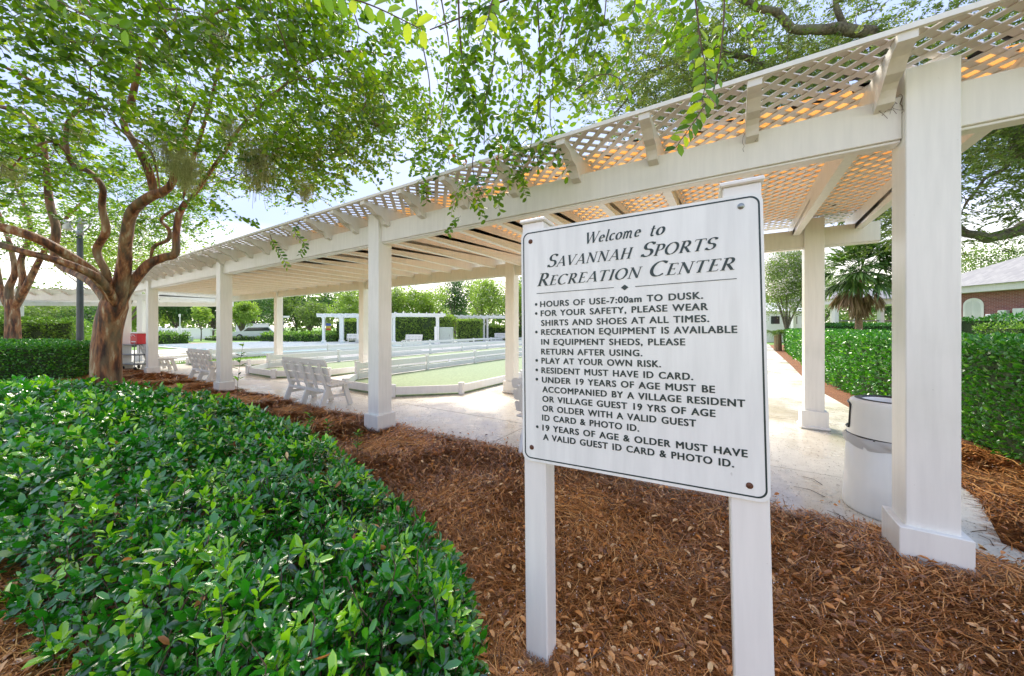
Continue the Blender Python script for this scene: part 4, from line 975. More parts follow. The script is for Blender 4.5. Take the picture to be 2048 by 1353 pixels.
# ---- trees
def cluster_leaves(C, rad, n, L, ratio, flat=.7, tmpl=LEAF2, droop=0.0, tint=None):
    """n leaves round each centre C (k,3)"""
    k = len(C); P = np.repeat(C, n, 0); o = rng.normal(0, 1, P.shape)*np.repeat(rad, n)[:, None]*np.array([1, 1, flat])*.6; P = P+o
    D = norm(norm(o)*.6+rng.normal(0, .6, P.shape)+np.array([0, 0, -droop])); LL = L*rng.uniform(.7, 1.3, len(P))
    t = np.clip(np.repeat(rng.random(k)*.5, n)+rng.random(len(P))*.5, 0, 1) if tint is None else tint
    return leaves(P, D, LL, LL*ratio, tmpl, jit=1.0, tint=t)
def far_tree(px, d, ytop, wpx, mat, label, base_z=.35, n=None, trunkr=.22, cat='tree', group=None, bloom=0.0, name='broadleaf_tree', leaf=None, low=.18):
    h = EYE+(HY-ytop)*d/F; rw = wpx*d/F/2; c = PD(px, d); r = empty(name, c); tag(r, label, cat, group)
    zb = max(.3, h*low); a = Acc(); s = random.uniform(-.3, .3)
    a.tube(catmull([(0, 0, 0), (s*.3, .1, zb*.6), (s, 0, h*.45), (s*.6, 0, h*.75)], 4), np.linspace(trunkr, trunkr*.3, 13), 8, .05)
    for i in range(6):
        an = i*1.1+random.random(); q = rw*.6
        a.tube(catmull([(s*.3, .1, zb*.6+.1*i), (math.cos(an)*q*.45, math.sin(an)*q*.45, h*.42+.3*i/6), (math.cos(an)*q, math.sin(an)*q, h*.62)], 4), np.linspace(trunkr*.5, trunkr*.12, 9), 6)
    link('trunk', a.mesh('trunk', M_OAK, True), r)
    k = n or 110; L = leaf or max(.12, d*.0052)
    ce = []
    lob = [(random.uniform(-.55, .55)*rw, random.uniform(-.5, .5)*rw, zb+(h-zb)*random.uniform(.30, .80), random.uniform(.38, .6)) for _ in range(9)]+[(0, 0, zb+(h-zb)*.6, .62)]
    while len(ce) < k:
        lx, ly, lz, lr = random.choice(lob); u_ = rng.normal(0, 1, 3); u_ /= np.linalg.norm(u_); rr = lr*rng.random()**.35
        p = np.array([lx+u_[0]*rw*rr, ly+u_[1]*rw*rr, lz+u_[2]*(h-zb)*.5*rr])
        if p[2] < zb*.8 or p[2] > h-.15*L or abs(p[0]) > rw*1.05: continue
        ce.append(p)
    ce = np.array(ce); v, f, t = cluster_leaves(ce, np.full(k, (rw*(h-zb))**.5*.13), 46, L, .62)
    link('crown', npmesh('crown', v, f, mat, t), r)
    if bloom:
        kb = int(k*bloom); out_ = ce[np.argsort(-np.hypot(ce[:, 0]/rw, (ce[:, 2]-zb)/(h-zb)))[:kb*2]][::2]; v, f, t = cluster_leaves(out_+norm(out_-np.array([0, 0, h*.5]))*.25, np.full(len(out_), .22), 14, .10, .8)
        link('blossom', npmesh('blossom', v, f, L_BLOOM, t), r)
    return r
FT = [
 (60, 52, 602, 170, L_FARM, 'hazy olive tree far behind the left pergola wing'), (190, 56, 600, 150, L_FARD, 'dark green tree far behind the lamp post'),
 (290, 50, 596, 120, L_FARY, 'yellow green tree behind the first far column at the trunk'), (352, 50, 572, 110, L_FARD, 'dense dark tree behind the picket fence'),
 (425, 54, 566, 120, L_FARD, 'dark tall tree left of the second column'), (505, 55, 572, 110, L_FARD, 'dark tall tree behind the parked car'),
 (482, 42, 604, 60, L_FARY, 'light yellow green small tree between two far columns'),
 (560, 72, 590, 95, L_FARM, 'distant pale tree left of the street sign'), (592, 82, 583, 90, L_FARD, 'distant tree top peeking above the olive tree'), (618, 52, 598, 92, L_FARM, 'round olive oak with visible trunk beyond the garden flag'),
 (655, 75, 570, 100, L_FARD, 'distant tree left of the blossoming shrubs'), (910, 52, 556, 90, L_FARD, 'bluish dark green tree between blossoming crape myrtles'),
 (1080, 48, 552, 150, L_FARD, 'large tree hidden behind the notice board, left one'), (1250, 50, 545, 200, L_FARM, 'large tree hidden behind the notice board, middle one'), (1420, 45, 540, 190, L_FARD, 'large tree hidden behind the notice board, right one'),
 (1640, 44, 560, 130, L_FARM, 'pale tree behind the low white building'), (1790, 45, 560, 110, L_FARD, 'dark tree behind the cabana roof'),
 (1960, 48, 470, 170, L_FARM, 'tall loose tree behind the brick building roof'), (2110, 44, 450, 190, L_FARD, 'tall tree behind the brick building at the right edge'),
]
for px, d, yt, wp, m, lb in FT: far_tree(px, d, yt, wp, m, lb, n=int(60+wp*.55))
far_tree(402, 37, 606, 46, L_FARY, 'young light green tree with slim pale stem on the lawn', n=50, trunkr=.06, low=.45, name='young_tree')
for px, d, yt, wp, lb in ((700, 38, 572, 110, 'white blossoming crape myrtle left of the middle column'), (790, 37, 575, 80, 'white blossoming crape myrtle just right of the middle column'), (858, 38, 574, 95, 'white blossoming crape myrtle above the narrow hedge'), (968, 38, 552, 110, 'large white blossoming crape myrtle beside the notice board edge'), (1045, 38, 566, 90, 'white blossoming crape myrtle behind the notice board')):
    far_tree(px, d, yt, wp, L_FARY, lb, n=130, bloom=.65, low=.25, name='blossoming_crape_myrtle')
far_tree(1578, 21, 470, 150, L_FARM, 'blossoming crape myrtle between the notice board and the rear column', n=560, bloom=.4, low=.22, trunkr=.10, name='blossoming_crape_myrtle', leaf=.085)
tw = empty('far_woodland', (0, 95, 0)); tag(tw, 'pale continuous woodland along the horizon', 'woodland', kind='stuff')
Cx = rng.uniform(-170, 130, 2200); Cz = rng.random(2200)**.8*(9.5+2.2*np.sin(Cx*.09)+1.5*np.sin(Cx*.23+1)+1.2*np.sin(Cx*.61)); v, f, t = cluster_leaves(np.stack([Cx, rng.uniform(-20, 5, 2200), Cz], 1), np.full(2200, 1.5), 22, .75, .8)
o = link('crowns', npmesh('crowns', v, f, L_FARM, t), tw); o['kind'] = 'stuff'

# ---- branching crape myrtle near the camera
def bough(px_pts, depths):
    return [np.array(PY(x, y, d)) for (x, y), d in zip(px_pts, depths)]
def grow_crown(limbs, ells, nclus, rs, seed, tw_rad, keepf=None, step=.35):
    """centres in ellipsoids, each joined to the nearest limb point by a curved branch"""
    g = np.random.default_rng(seed); LP = np.vstack(limbs); C = []; Br = []
    wts = np.array([e[6] for e in ells], float); wts /= wts.sum(); tries = 0
    while len(C) < nclus and tries < 60000:
        tries += 1
        e = ells[g.choice(len(ells), p=wts)]; u_ = g.normal(0, 1, 3); u_ /= np.linalg.norm(u_); p = np.array(e[:3])+u_*np.array(e[3:6])*(g.random()**.45)
        if keepf is not None and not keepf(p): continue
        if C and min(np.linalg.norm(np.array(C[-400:])-p, axis=1)) < rs: continue
        C.append(p)
    C = np.array(C); order = np.argsort([np.min(np.linalg.norm(LP-c, axis=1)) for c in C]); nodes = LP.copy(); tubes = []
    for i in order:
        c = C[i]; dd = np.linalg.norm(nodes-c, axis=1)+.25*np.maximum(0, nodes[:, 2]-c[2]); j = np.argmin(dd); s = nodes[j]; L = np.linalg.norm(c-s)
        if L < .05: continue
        mid = (s+c)/2+np.array([0, 0, .10*L])+g.normal(0, .07*L, 3); P = catmull([s, s+(mid-s)*.5+g.normal(0, .04*L, 3), mid, c], 3)
        tubes.append((P, L)); nodes = np.vstack([nodes, P[2:]])
    return C, tubes
def twigs(C, n_t, Lt, nleaf, leafL, ratio, droop, seed, tmpl=LEAF4, spread=.3, pair=True):
    """around each centre n_t twigs with paired leaves along them; returns leaf tuple and twig polylines"""
    g = np.random.default_rng(seed); out = []; tubes = []
    for c in C:
        base_t = g.random()*.45
        for k in range(n_t):
            s = c+g.normal(0, spread, 3)*np.array([1, 1, .7]); dr = g.normal(0, 1, 3); dr[2] = dr[2]*.5-droop; dr /= np.linalg.norm(dr); L = Lt*g.uniform(.6, 1.3)
            tt = np.linspace(.12, 1, nleaf); pts = s+dr*(tt*L)[:, None]+np.array([0, 0, -1])*(tt**2*L*.25*droop)[:, None]
            tubes.append(np.vstack([s, pts[nleaf//2], pts[-1]]))
            side = np.cross(dr, [0, 0, 1]+g.normal(0, .3, 3)); side /= np.linalg.norm(side)+1e-9
            sg = np.where(np.arange(nleaf) % 2 == 0, 1, -1)[:, None]
            D = dr*.55+side*sg*.85+g.normal(0, .16, (nleaf, 3)); LL = leafL*g.uniform(.75, 1.2, nleaf)
            out.append((pts, D, LL, np.clip(base_t+g.random(nleaf)*.45, 0, 1)))
    P = np.vstack([o[0] for o in out]); D = np.vstack([o[1] for o in out]); LL = np.concatenate([o[2] for o in out]); t = np.concatenate([o[3] for o in out])
    return leaves(P, D, LL, LL*ratio, tmpl, jit=1.3, tint=t), tubes

TD = 6.6
lim = []
def L_(pts, ds, r0, r1, n=5):
    P = catmull(bough(pts, ds), n); lim.append((P, np.linspace(r0, r1, len(P))*.90*np.minimum(1, .30+np.arange(len(P))*.14)))
# trunk
trunk_c = [(212, 790), (212, 740), (213, 690), (219, 645), (228, 612), (236, 585)]
crape = empty('crape_myrtle', PD(212, TD)); tag(crape, 'big crape myrtle with smooth orange brown multi limbed trunk on the left', 'tree'); cv = np.array(crape.location)
a = Acc(); tb = catmull([np.array(PY(x, y, TD)) for x, y in trunk_c], 4); tb[0][2] = -.05
a.tube(tb-cv, np.interp(np.linspace(0, 1, len(tb)), [0, .12, .5, .8, 1], [.225, .200, .185, .205, .15]), 26, .055)
# root of every limb sits inside the trunk head
L_([(216, 680), (229, 612), (200, 560), (150, 520), (90, 485), (30, 462), (-60, 440), (-160, 400)], [6.6, 6.55, 6.3, 6.0, 5.7, 5.5, 5.3, 5.1], .12, .055)
L_([(214, 680), (221, 620), (190, 570), (150, 545), (122, 530), (108, 500), (112, 460), (98, 400), (92, 330), (80, 270), (40, 226), (0, 214)], [6.6, 6.65, 6.85, 7.1, 7.2, 7.2, 7.2, 7.2, 7.2, 7.1, 7.0, 6.9], .11, .04)
L_([(216, 680), (230, 615), (205, 565), (160, 538), (110, 520), (60, 507), (0, 490), (-80, 470)], [6.6, 6.52, 6.15, 5.85, 5.7, 5.6, 5.5, 5.4], .085, .045)
L_([(216, 670), (214, 600), (213, 548), (193, 502), (212, 462), (204, 415), (205, 375), (180, 345), (146, 330), (132, 290), (136, 245), (165, 212), (190, 190)], [6.6, 6.48, 6.28, 6.2, 6.15, 6.1, 6.0, 6.0, 5.95, 5.9, 5.9, 5.8, 5.7], .075, .025)
L_([(217, 690), (236, 600), (248, 530), (252, 478), (264, 424), (300, 395), (328, 383), (346, 362), (352, 325), (368, 290), (372, 250), (390, 205)], [6.6, 6.55, 6.5, 6.4, 6.3, 6.2, 6.1, 6.05, 6.0, 5.95, 5.9, 5.8], .135, .018)
L_([(300, 400), (306, 372), (290, 325), (268, 285), (248, 248), (262, 205), (272, 160), (278, 115), (262, 70), (225, 40), (170, 0), (120, -40)], [6.2, 6.2, 6.1, 6.0, 5.9, 5.8, 5.7, 5.6, 5.4, 5.2, 5.0, 4.8], .075, .02)
L_([(217, 690), (246, 600), (292, 534), (325, 516), (350, 507), (352, 470), (358, 430), (372, 405)], [6.6, 6.65, 6.7, 6.8, 6.85, 6.85, 6.85, 6.85], .10, .055)
L_([(366, 412), (392, 385), (425, 337), (452, 300), (472, 266), (514, 220), (570, 170), (620, 124), (700, 103), (780, 110)], [6.85, 6.8, 6.6, 6.4, 6.2, 6.0, 5.7, 5.4, 5.2, 5.0], .045, .012)
L_([(300, 525), (308, 494), (336, 480), (338, 460), (322, 442), (334, 428), (354, 418)], [6.7, 6.65, 6.6, 6.55, 6.6, 6.6, 6.6], .04, .025)
L_([(366, 400), (378, 345), (402, 270), (425, 190), (440, 120), (462, 60), (480, -20)], [6.7, 6.5, 6.3, 6.1, 5.9, 5.7, 5.5], .045, .012)
L_([(276, 120), (298, 90), (330, 62), (356, 44), (408, 35), (450, 20), (500, 18), (560, 30)], [5.7, 5.5, 5.4, 5.3, 5.2, 5.1, 5.0, 4.9], .035, .012)
L_([(322, 385), (300, 300), (240, 260), (190, 180)], [6.1, 6.0, 5.8, 5.6], .03, .012)
L_([(150, 330), (110, 285), (60, 300), (20, 340)], [5.95, 5.7, 5.5, 5.4], .03, .012)
L_([(170, 213), (110, 190), (60, 160), (-10, 125), (-80, 90)], [5.8, 5.5, 5.2, 4.9, 4.7], .035, .015)
L_([(514, 222), (500, 180), (540, 150), (640, 160), (720, 185)], [6.0, 5.9, 5.7, 5.5, 5.4], .02, .008)
for P, rr in lim: a.tube(P-cv, rr, 12, .06)
link('trunk', a.mesh('trunk', M_BARK, True), crape)
def proj_np(p): return 1024+F*p[0]/max(p[1], .05), HY-F*(p[2]-EYE)/max(p[1], .05)
def keep_cr(p):
    if p[1] < 1.6: return False
    x, y = proj_np(p)
    # lower skirt of the crown: rises towards the right, opens around the trunk head
    yl = np.interp(x, [-400, 0, 60, 200, 330, 400, 470, 560, 640, 720, 800, 860, 900], [560, 470, 430, 400, 395, 430, 420, 415, 410, 330, 340, 300, 230])
    if p[1] < 5.7 and y > 120 and 30 < x < 520 and mnoise.noise(Vector(p*9)) < .22: return False
    if mnoise.noise(Vector(p*.8)+Vector((3, 1, 7))) < -.17: return False
    return y < yl-30 and x < 905
limP = [P[6:] for P, _ in lim]
ELL = [(-5.2, 6.2, 5.2, 4.0, 3.2, 2.3, 5), (-9.8, 6.8, 4.9, 4.0, 3.0, 2.0, 2.5), (-3.3, 4.6, 4.8, 2.2, 1.8, 1.5, 1.8), (-3.2, 6.4, 4.3, 1.6, 1.5, 1.6, 1.5), (-6.6, 4.2, 4.4, 2.5, 1.6, 1.2, 1.2)]
C, tubes = grow_crown(limP, ELL, 640, .22, 11, .3, keep_cr)
b = Acc()
for P, L in tubes: b.tube(P-cv, np.linspace(.004+.006*L, .003, len(P)), 5)
(v, f, c), tl_ = twigs(C, 6, .36, 11, .076, .60, .25, 12, LEAF4, .27)
for P in tl_[::1]: b.tube(P-cv, .0022, 3)
link('branches', b.mesh('branches', M_WOODTWIG), crape)
link('crown', npmesh('crown', v-cv, f, L_CRAPE, c), crape)

# hanging leafy branches over the middle of the picture
hb_root = empty('overhanging_branches', (-.2, 2.6, 0)); tag(hb_root, 'thin leafy crape myrtle branches hanging into the top middle of the view', 'branches'); hv = np.array(hb_root.location)
ob = Acc(); HC = []
def hang(pts, ds, r=.006, dens=1.0, sub=.16):
    P = catmull(bough(pts, ds), 6); ob.tube(P-hv, np.linspace(r, r*.35, len(P)), 5)
    for i in range(4, len(P), 1):
        if random.random() < dens: HC.append(P[i]+rng.normal(0, sub, 3)*np.array([1, .8, .6]))
    return P
hang([(905, -200), (915, -40), (925, 120), (960, 230), (945, 330), (965, 395)], [2.9]*6, .010, .8)
hang([(985, -200), (990, 0), (988, 120), (972, 200), (968, 290)], [2.6]*5, .009, .8)
hang([(1080, -200), (1075, -20), (1080, 110), (1078, 200), (1060, 300)], [2.8, 2.8, 2.9, 2.9, 3.0], .009, .9)
hang([(1030, -150), (1028, 20), (1045, 150), (1030, 240), (1005, 320)], [3.3]*5, .008, .8)
hang([(1120, -150), (1130, 0), (1110, 130), (1100, 230), (1110, 290)], [3.1]*5, .008, .8)
hang([(1190, -120), (1185, -20), (1150, 90), (1160, 180)], [3.0]*4, .007, .9)
hang([(1230, -160), (1215, -30), (1205, 60), (1180, 130)], [2.7]*4, .007, .8)
hang([(860, -200), (880, -20), (900, 120), (880, 260), (900, 330)], [3.4]*5, .009, 1.0)
hang([(820, -100), (840, 60), (860, 180), (850, 290), (860, 350)], [3.9]*5, .009, 1.0)
hang([(1380, -200), (1400, -60), (1395, 40), (1400, 110)], [2.6]*4, .006, .9)
hang([(1290, -200), (1300, -60), (1290, 30)], [3.0]*3, .006, .9)
hang([(1140, -260), (1200, -140), (1100, -40), (960, 20), (860, 60)], [2.6, 2.6, 2.7, 2.9, 3.2], .014, .9)
HC = np.array([p for p in HC if p[2] > 2.55]); (v, f, c), tl_ = twigs(HC, 2, .24, 10, .062, .60, .8, 21, LEAF8, .10)
for P in tl_: ob.tube(P-hv, .0016, 3)
link('twigs', ob.mesh('twigs', M_WOODTWIG), hb_root); link('leaves', npmesh('leaves', v-hv, f, L_CRAPE, c, True), hb_root)
# blossom clusters and orange leaves on them
BC = np.array([PY(x, y, d) for x, y, d in ((965, 250, 3.0), (975, 275, 3.0), (985, 305, 3.1), (955, 265, 3.0), (1015, 235, 3.2), (1105, 280, 3.0), (880, 240, 3.4), (1055, 150, 3.0), (915, 320, 3.3), (990, 290, 3.0), (1120, 85, 3.0))])
v, f, c = cluster_leaves(BC, np.full(len(BC), .07), 55, .012, .8); link('blossom', npmesh('blossom', v-hv, f, L_BLOOM, c), hb_root)
BC = np.array([PY(x, y, d) for x, y, d in ((965, 215, 3.0), (905, 298, 3.2), (1000, 293, 3.0), (930, 325, 3.1), (1010, 318, 3.0), (955, 130, 3.0))]); v, f, c = leaves(np.repeat(BC, 3, 0)+rng.normal(0, .02, (18, 3)), rdir(18), .05, .03, LEAF4); link('autumn_leaves', npmesh('autumn_leaves', v-hv, f, L_DEAD, c), hb_root)
# large close sprays hanging from overhead
def spray(pts, d, nl, L, label, dark=False):
    P = catmull(bough(pts, [d]*len(pts) if not isinstance(d, list) else d), 6); r = empty('leaf_spray', P[0]); tag(r, label, 'branch'); q = P-P[0]
    s = Acc(); s.tube(q, np.linspace(.004, .0015, len(q)), 5); link('stem', s.mesh('stem', M_WOODTWIG), r)
    t = np.linspace(.15, 1, nl); idx = t*(len(q)-1); B = np.stack([np.interp(idx, np.arange(len(q)), q[:, k]) for k in range(3)], 1)
    dr = norm(np.gradient(B, axis=0)); sd = norm(np.cross(dr, [0, 1, 0])); sg = np.where(np.arange(nl) % 2 == 0, 1, -1)[:, None]
    D = dr*.6+sd*sg+rng.normal(0, .14, B.shape)+np.array([0, 0, -.1]); v, f, c = leaves(B, D, L*rng.uniform(.8, 1.1, nl), L*.52, LEAF8, up=np.tile([0, -1, .2], (nl, 1)), jit=.35)
    link('leaves', npmesh('leaves', v, f, L_CRAPE, c, True), r)
SPR = [([(560, -60), (640, -20), (740, 10), (845, 60)], 1.15, 20, .062, 'large close leaf spray along the top edge left of centre'), ([(1000, -60), (985, 0), (975, 40), (960, 90)], 1.5, 14, .06, 'close leaf spray at the top above the blossom clusters'),
       ([(1380, -80), (1392, 10), (1402, 90), (1412, 150), (1404, 205)], 1.35, 22, .060, 'dark leaf spray hanging above the lattice, upper of two'), ([(1450, -80), (1446, 60), (1430, 170), (1400, 225), (1380, 255), (1352, 295)], 1.5, 24, .055, 'dark leaf spray resting before the lattice edge, lower of two'),
       ([(60, -40), (130, 10), (190, 40), (250, 60)], 1.6, 14, .065, 'large close leaf spray in the top left corner'), ([(1255, -50), (1270, 0), (1262, 30)], 1.4, 8, .055, 'small close leaf spray at the top right of the hanging branches'),
       ([(600, 440), (590, 465), (610, 490), (600, 510)], 3.6, 22, .05, 'small drooping spray in front of the rafters near the third column'), ([(540, 470), (548, 490), (562, 510), (575, 535)], 3.7, 20, .05, 'thin drooping spray before the beam left of the middle column'),
       ([(1150, 180), (1200, 150), (1240, 160), (1260, 210)], 2.2, 14, .055, 'leaf spray against the sky right of the hanging branches')]
for s_ in SPR: spray(*s_)

# Spanish moss
def moss(px, py, d, w_, h_, n, label):
    c = PY(px, py, d); r = empty('spanish_moss', c); s = Acc()
    for i in range(n):
        x, y = random.gauss(0, w_*.4), random.gauss(0, w_*.4); p = np.array([x, y, random.uniform(-.3, .25)*h_]); P = [p]; L = h_*random.uniform(.3, 1)*(1-min(.7, abs(x)/w_*.7))
        for k in range(5): p = p+np.array([random.gauss(0, .014), random.gauss(0, .014), -L/5]); P.append(p)
        s.tube(P, .0026, 3, tint=random.random())
    n2 = n*9; q = rng.normal(0, w_*.36, (n2, 3)); q[:, 2] = -rng.random(n2)**1.1*h_*.95+.12*h_; q[:, :2] *= (1-.5*np.clip(-q[:, 2:]/h_, 0, 1)); vv, ff, cc = leaves(q, rdir(n2), .04, .006, LEAF2)
    me = s.mesh('strands', L_MOSS); link('strands', me, r)['kind'] = 'stuff'; link('curls', npmesh('curls', vv, ff, L_MOSS, cc), r)['kind'] = 'stuff'
    tag(r, label, 'moss', 'grey green Spanish moss hanging in the crape myrtle')
for x, y, d, w_, h_, n, lb in ((345, 270, 5.5, .34, .75, 260, 'moss clump left of the slanting middle limb'), (375, 325, 5.4, .26, .55, 190, 'pale moss clump just right of the main forked limb'), (430, 60, 4.6, .24, .50, 170, 'moss clump hanging from the high arching branch'), (515, 300, 5.3, .34, .75, 260, 'large moss clump right of the crown centre, above the rafters'),
                          (15, 325, 5.6, .30, .40, 150, 'moss clump at the left edge of the crown'), (610, 370, 5.6, .16, .32, 100, 'smallest moss clump at the right skirt of the crown'), (460, 240, 6.0, .2, .4, 110, 'moss clump on the upper right limb'), (150, 250, 6.0, .2, .35, 100, 'moss clump on the crooked left limb')):
    moss(x, y, d, w_, h_, n, lb)

# second crape myrtle at the left edge
c2 = empty('crape_myrtle', PD(24, 13.0)); tag(c2, 'smaller crape myrtle with orange trunk at the left edge behind the hedge', 'tree'); v2 = np.array(c2.location); a = Acc()
tb = catmull([np.array(PY(x, y, 13)) for x, y in ((24, 735), (26, 690), (26, 645), (24, 600))], 4); tb[0][2] = 0; a.tube(tb-v2, np.linspace(.20, .17, len(tb)), 16, .05)
l2 = []
for pts in ([(24, 625), (6, 590), (-2, 560), (-12, 500), (-30, 420)], [(26, 625), (40, 590), (46, 560), (42, 520), (60, 470), (52, 420), (10, 330)], [(22, 620), (18, 580), (30, 545), (22, 500), (10, 460), (-20, 380)], [(26, 620), (52, 575), (90, 500), (130, 440), (170, 400)]):
    P = catmull(bough(pts, [13]*len(pts)), 5); l2.append(P); a.tube(P-v2, np.linspace(.12, .04, len(P)), 10, .06)
link('trunk', a.mesh('trunk', M_BARK, True), c2)
def keep2(p):
    x, y = proj_np(p); return y < np.interp(x, [-600, 0, 60, 150, 400], [560, 510, 500, 520, 480]) and x < 420
C, tubes = grow_crown([P[8:] for P in l2], [(-18, 13, 6.0, 5, 3, 3.0, 1), (-13, 12.5, 5.6, 2.8, 2.5, 2.0, .7)], 200, .42, 31, .3, keep2)
b = Acc()
for P, L in tubes: b.tube(P-v2, np.linspace(.006+.008*L, .005, len(P)), 4)
(v, f, c), tl_ = twigs(C, 7, .5, 11, .10, .62, .25, 32, LEAF2, .42)
link('branches', b.mesh('branches', M_WOODTWIG), c2); link('crown', npmesh('crown', v-v2, f, L_CRAPE, c), c2)
# more greenery behind the big trunk
far_tree(248, 16, 440, 330, L_FARY, 'bright bushy crape myrtle behind the big trunk, before the pergola end', n=210, bloom=.12, low=.42, trunkr=.12, leaf=.10, name='crape_myrtle')

# ---- live oak at the upper right
oak = empty('live_oak', (15.6, 8.2, 0)); tag(oak, 'large live oak with rough limbs arching over the upper right', 'tree'); ov = np.array(oak.location); a = Acc()
tr = catmull([(15.6, 8.2, -.05), (15.5, 8.2, 1.4), (15.3, 8.3, 3.0), (14.8, 8.3, 4.6)], 4); a.tube(tr-ov, np.linspace(.55, .38, len(tr)), 16, .05)
olim = []
def OL(pts, r0, r1): P = catmull([np.array(p, float) for p in pts], 6); P = P+np.array([[mnoise.noise(Vector(q*1.7))*.14, mnoise.noise(Vector(q*1.7+5))*.14, mnoise.noise(Vector(q*1.9+9))*.14] for q in P]); r0 *= .78; r1 *= .8; olim.append(P); a.tube(P-ov, np.linspace(r0, r1, len(P)), 10, .07)
OL([(15.3, 8.3, 2.7), tuple(PY(2120, 455, 8.0)), tuple(PY(2040, 455, 7.9)), tuple(PY(1985, 482, 7.8)), tuple(PY(1930, 470, 7.8)), tuple(PY(1880, 440, 7.9)), tuple(PY(1780, 430, 8.0))], .20, .06)
OL([(14.8, 8.3, 4.4), tuple(PY(2100, 330, 7.6)), tuple(PY(2030, 270, 7.4)), tuple(PY(1965, 245, 7.3)), tuple(PY(1900, 215, 7.2)), tuple(PY(1840, 160, 7.1)), tuple(PY(1770, 95, 7.0)), tuple(PY(1690, 60, 6.9)), tuple(PY(1600, 62, 6.9)), tuple(PY(1500, 0, 6.9)), tuple(PY(1400, -40, 7.0))], .26, .06)
OL([tuple(PY(1840, 160, 7.1)), tuple(PY(1700, 150, 7.4)), tuple(PY(1590, 158, 7.6)), tuple(PY(1530, 135, 7.7)), tuple(PY(1460, 105, 7.8)), tuple(PY(1380, 110, 7.9)), tuple(PY(1300, 150, 8)), tuple(PY(1230, 230, 8))], .13, .02)
OL([tuple(PY(1690, 60, 6.9)), tuple(PY(1668, 10, 6.8)), tuple(PY(1690, -60, 6.7))], .08, .03)
OL([tuple(PY(2030, 270, 7.4)), tuple(PY(2000, 330, 7.2)), tuple(PY(1950, 380, 7.2)), tuple(PY(1935, 420, 7.2))], .06, .02)
link('trunk', a.mesh('trunk', M_OAK, True), oak)
def keep_oak(p):
    if p[1] < 3.5: return False
    x, y = proj_np(p)
    if x < 1120 or y < -260: return False
    if x < 1500 and y > np.interp(x, [1120, 1200, 1300, 1500], [60, 240, 300, 420]): return False
    if x > 1900 and 525 < y: return False
    return mnoise.noise(Vector(p*.55)) > -.30
C, tubes = grow_crown([P[5:] for P in olim], [(4.8, 8, 6.6, 3.6, 2.2, 2.2, 3), (10.4, 7.6, 5.6, 3.6, 3.0, 2.6, 3.5), (8.0, 8.2, 7.6, 4.5, 2.6, 2.2, 2.5), (9.6, 9.4, 4.9, 1.8, 1.2, 1.0, .7)], 1000, .20, 41, .3, keep_oak)
b = Acc()
for P, L in tubes: b.tube(P-ov, np.linspace(.005+.007*L, .003, len(P)), 5)
(v, f, c), tl_ = twigs(C, 9, .34, 14, .082, .42, .15, 42, LEAF2, .28)
for P in tl_[::2]: b.tube(P-ov, .003, 3)
link('branches', b.mesh('branches', M_WOODTWIG), oak); link('crown', npmesh('crown', v-ov, f, L_OAKL, c), oak)

# ---- cabbage palm and sago palm
def fan(ac_list, base, dr, L, spread, dead):
    """a fan leaf: stem then radiating leaflets"""
    dr = dr/np.linalg.norm(dr); side = np.cross(dr, [0, 0, 1]); side /= np.linalg.norm(side)+1e-9; tip = base+dr*L*.55; n = 26; an = np.linspace(-spread, spread, n)+rng.normal(0, .05, 26)
    D = dr[None]*np.cos(an)[:, None]+side[None]*np.sin(an)[:, None]+np.array([0, 0, -.35 if not dead else -.6])+rng.normal(0, .14, (n, 3)); ac_list.append(leaves(np.tile(tip, (n, 1)), D, L*.62*rng.uniform(.8, 1, n), .045*L, LEAF4, jit=.25)); return tip
palm = empty('cabbage_palm', PD(1717, 16.0)); tag(palm, 'cabbage palm with tan trunk and drooping dead brown fronds beyond the hedge', 'palm tree')
a = Acc(); a.tube([(0, 0, 0), (.02, 0, 1.2), (0, 0, 2.4), (.06, 0, 3.6)], [.15, .13, .125, .14], 14, .03); link('trunk', a.mesh('trunk', M_PALMT, True), palm)
gr = []; de = []; stem = Acc()
for i in range(60):
    an = rng.uniform(0, 6.28); el_ = rng.uniform(-.55, 1.45); dr = np.array([math.cos(an)*math.cos(el_), math.sin(an)*math.cos(el_), math.sin(el_)]); b0 = np.array([.05, 0, 3.85]); tp = fan(gr, b0, dr, rng.uniform(1.3, 2.0), 1.1, False); stem.tube([b0, tp], .012, 4)
for i in range(26):
    an = rng.uniform(0, 6.28); el_ = rng.uniform(-1.4, -.4); dr = np.array([math.cos(an)*math.cos(el_), math.sin(an)*math.cos(el_), math.sin(el_)]); b0 = np.array([.05, 0, 3.5]); tp = fan(de, b0, dr, rng.uniform(.8, 1.7), .5, True)
v, f, c = join(gr); link('fronds', npmesh('fronds', v, f, L_PALM, c), palm); v, f, c = join(de); link('dead_fronds', npmesh('dead_fronds', v, f, L_PALMD, c), palm); link('stems', stem.mesh('stems', L_PALM), palm)
sago = empty('sago_palm', PD(1556, 22)); tag(sago, 'sago palm with arching feather fronds at the far end of the walk', 'palm'); sg_ = []
for i in range(46):
    an = rng.uniform(0, 6.28); rch = rng.uniform(.9, 1.7); t = np.linspace(0, 1, 26); x = rch*t; z = 1.0+1.0*t-1.35*t*t*rng.uniform(.6, 1.3); P = np.stack([np.cos(an)*x, np.sin(an)*x, z], 1)
    for s in (-1, 1): D = np.tile([-math.sin(an)*s, math.cos(an)*s, 0], (26, 1))*1.0+np.array([math.cos(an), math.sin(an), .1])*.5; sg_.append(leaves(P, D, .26*(1-.6*t), .03, LEAF2, jit=.2))
v, f, c = join(sg_); link('fronds', npmesh('fronds', v, f, L_PALM, c), sago); a = Acc(); a.tube([(0, 0, 0), (0, 0, 1.0)], [.22, .2], 10, .05, True); link('trunk', a.mesh('trunk', M_PALMT), sago)

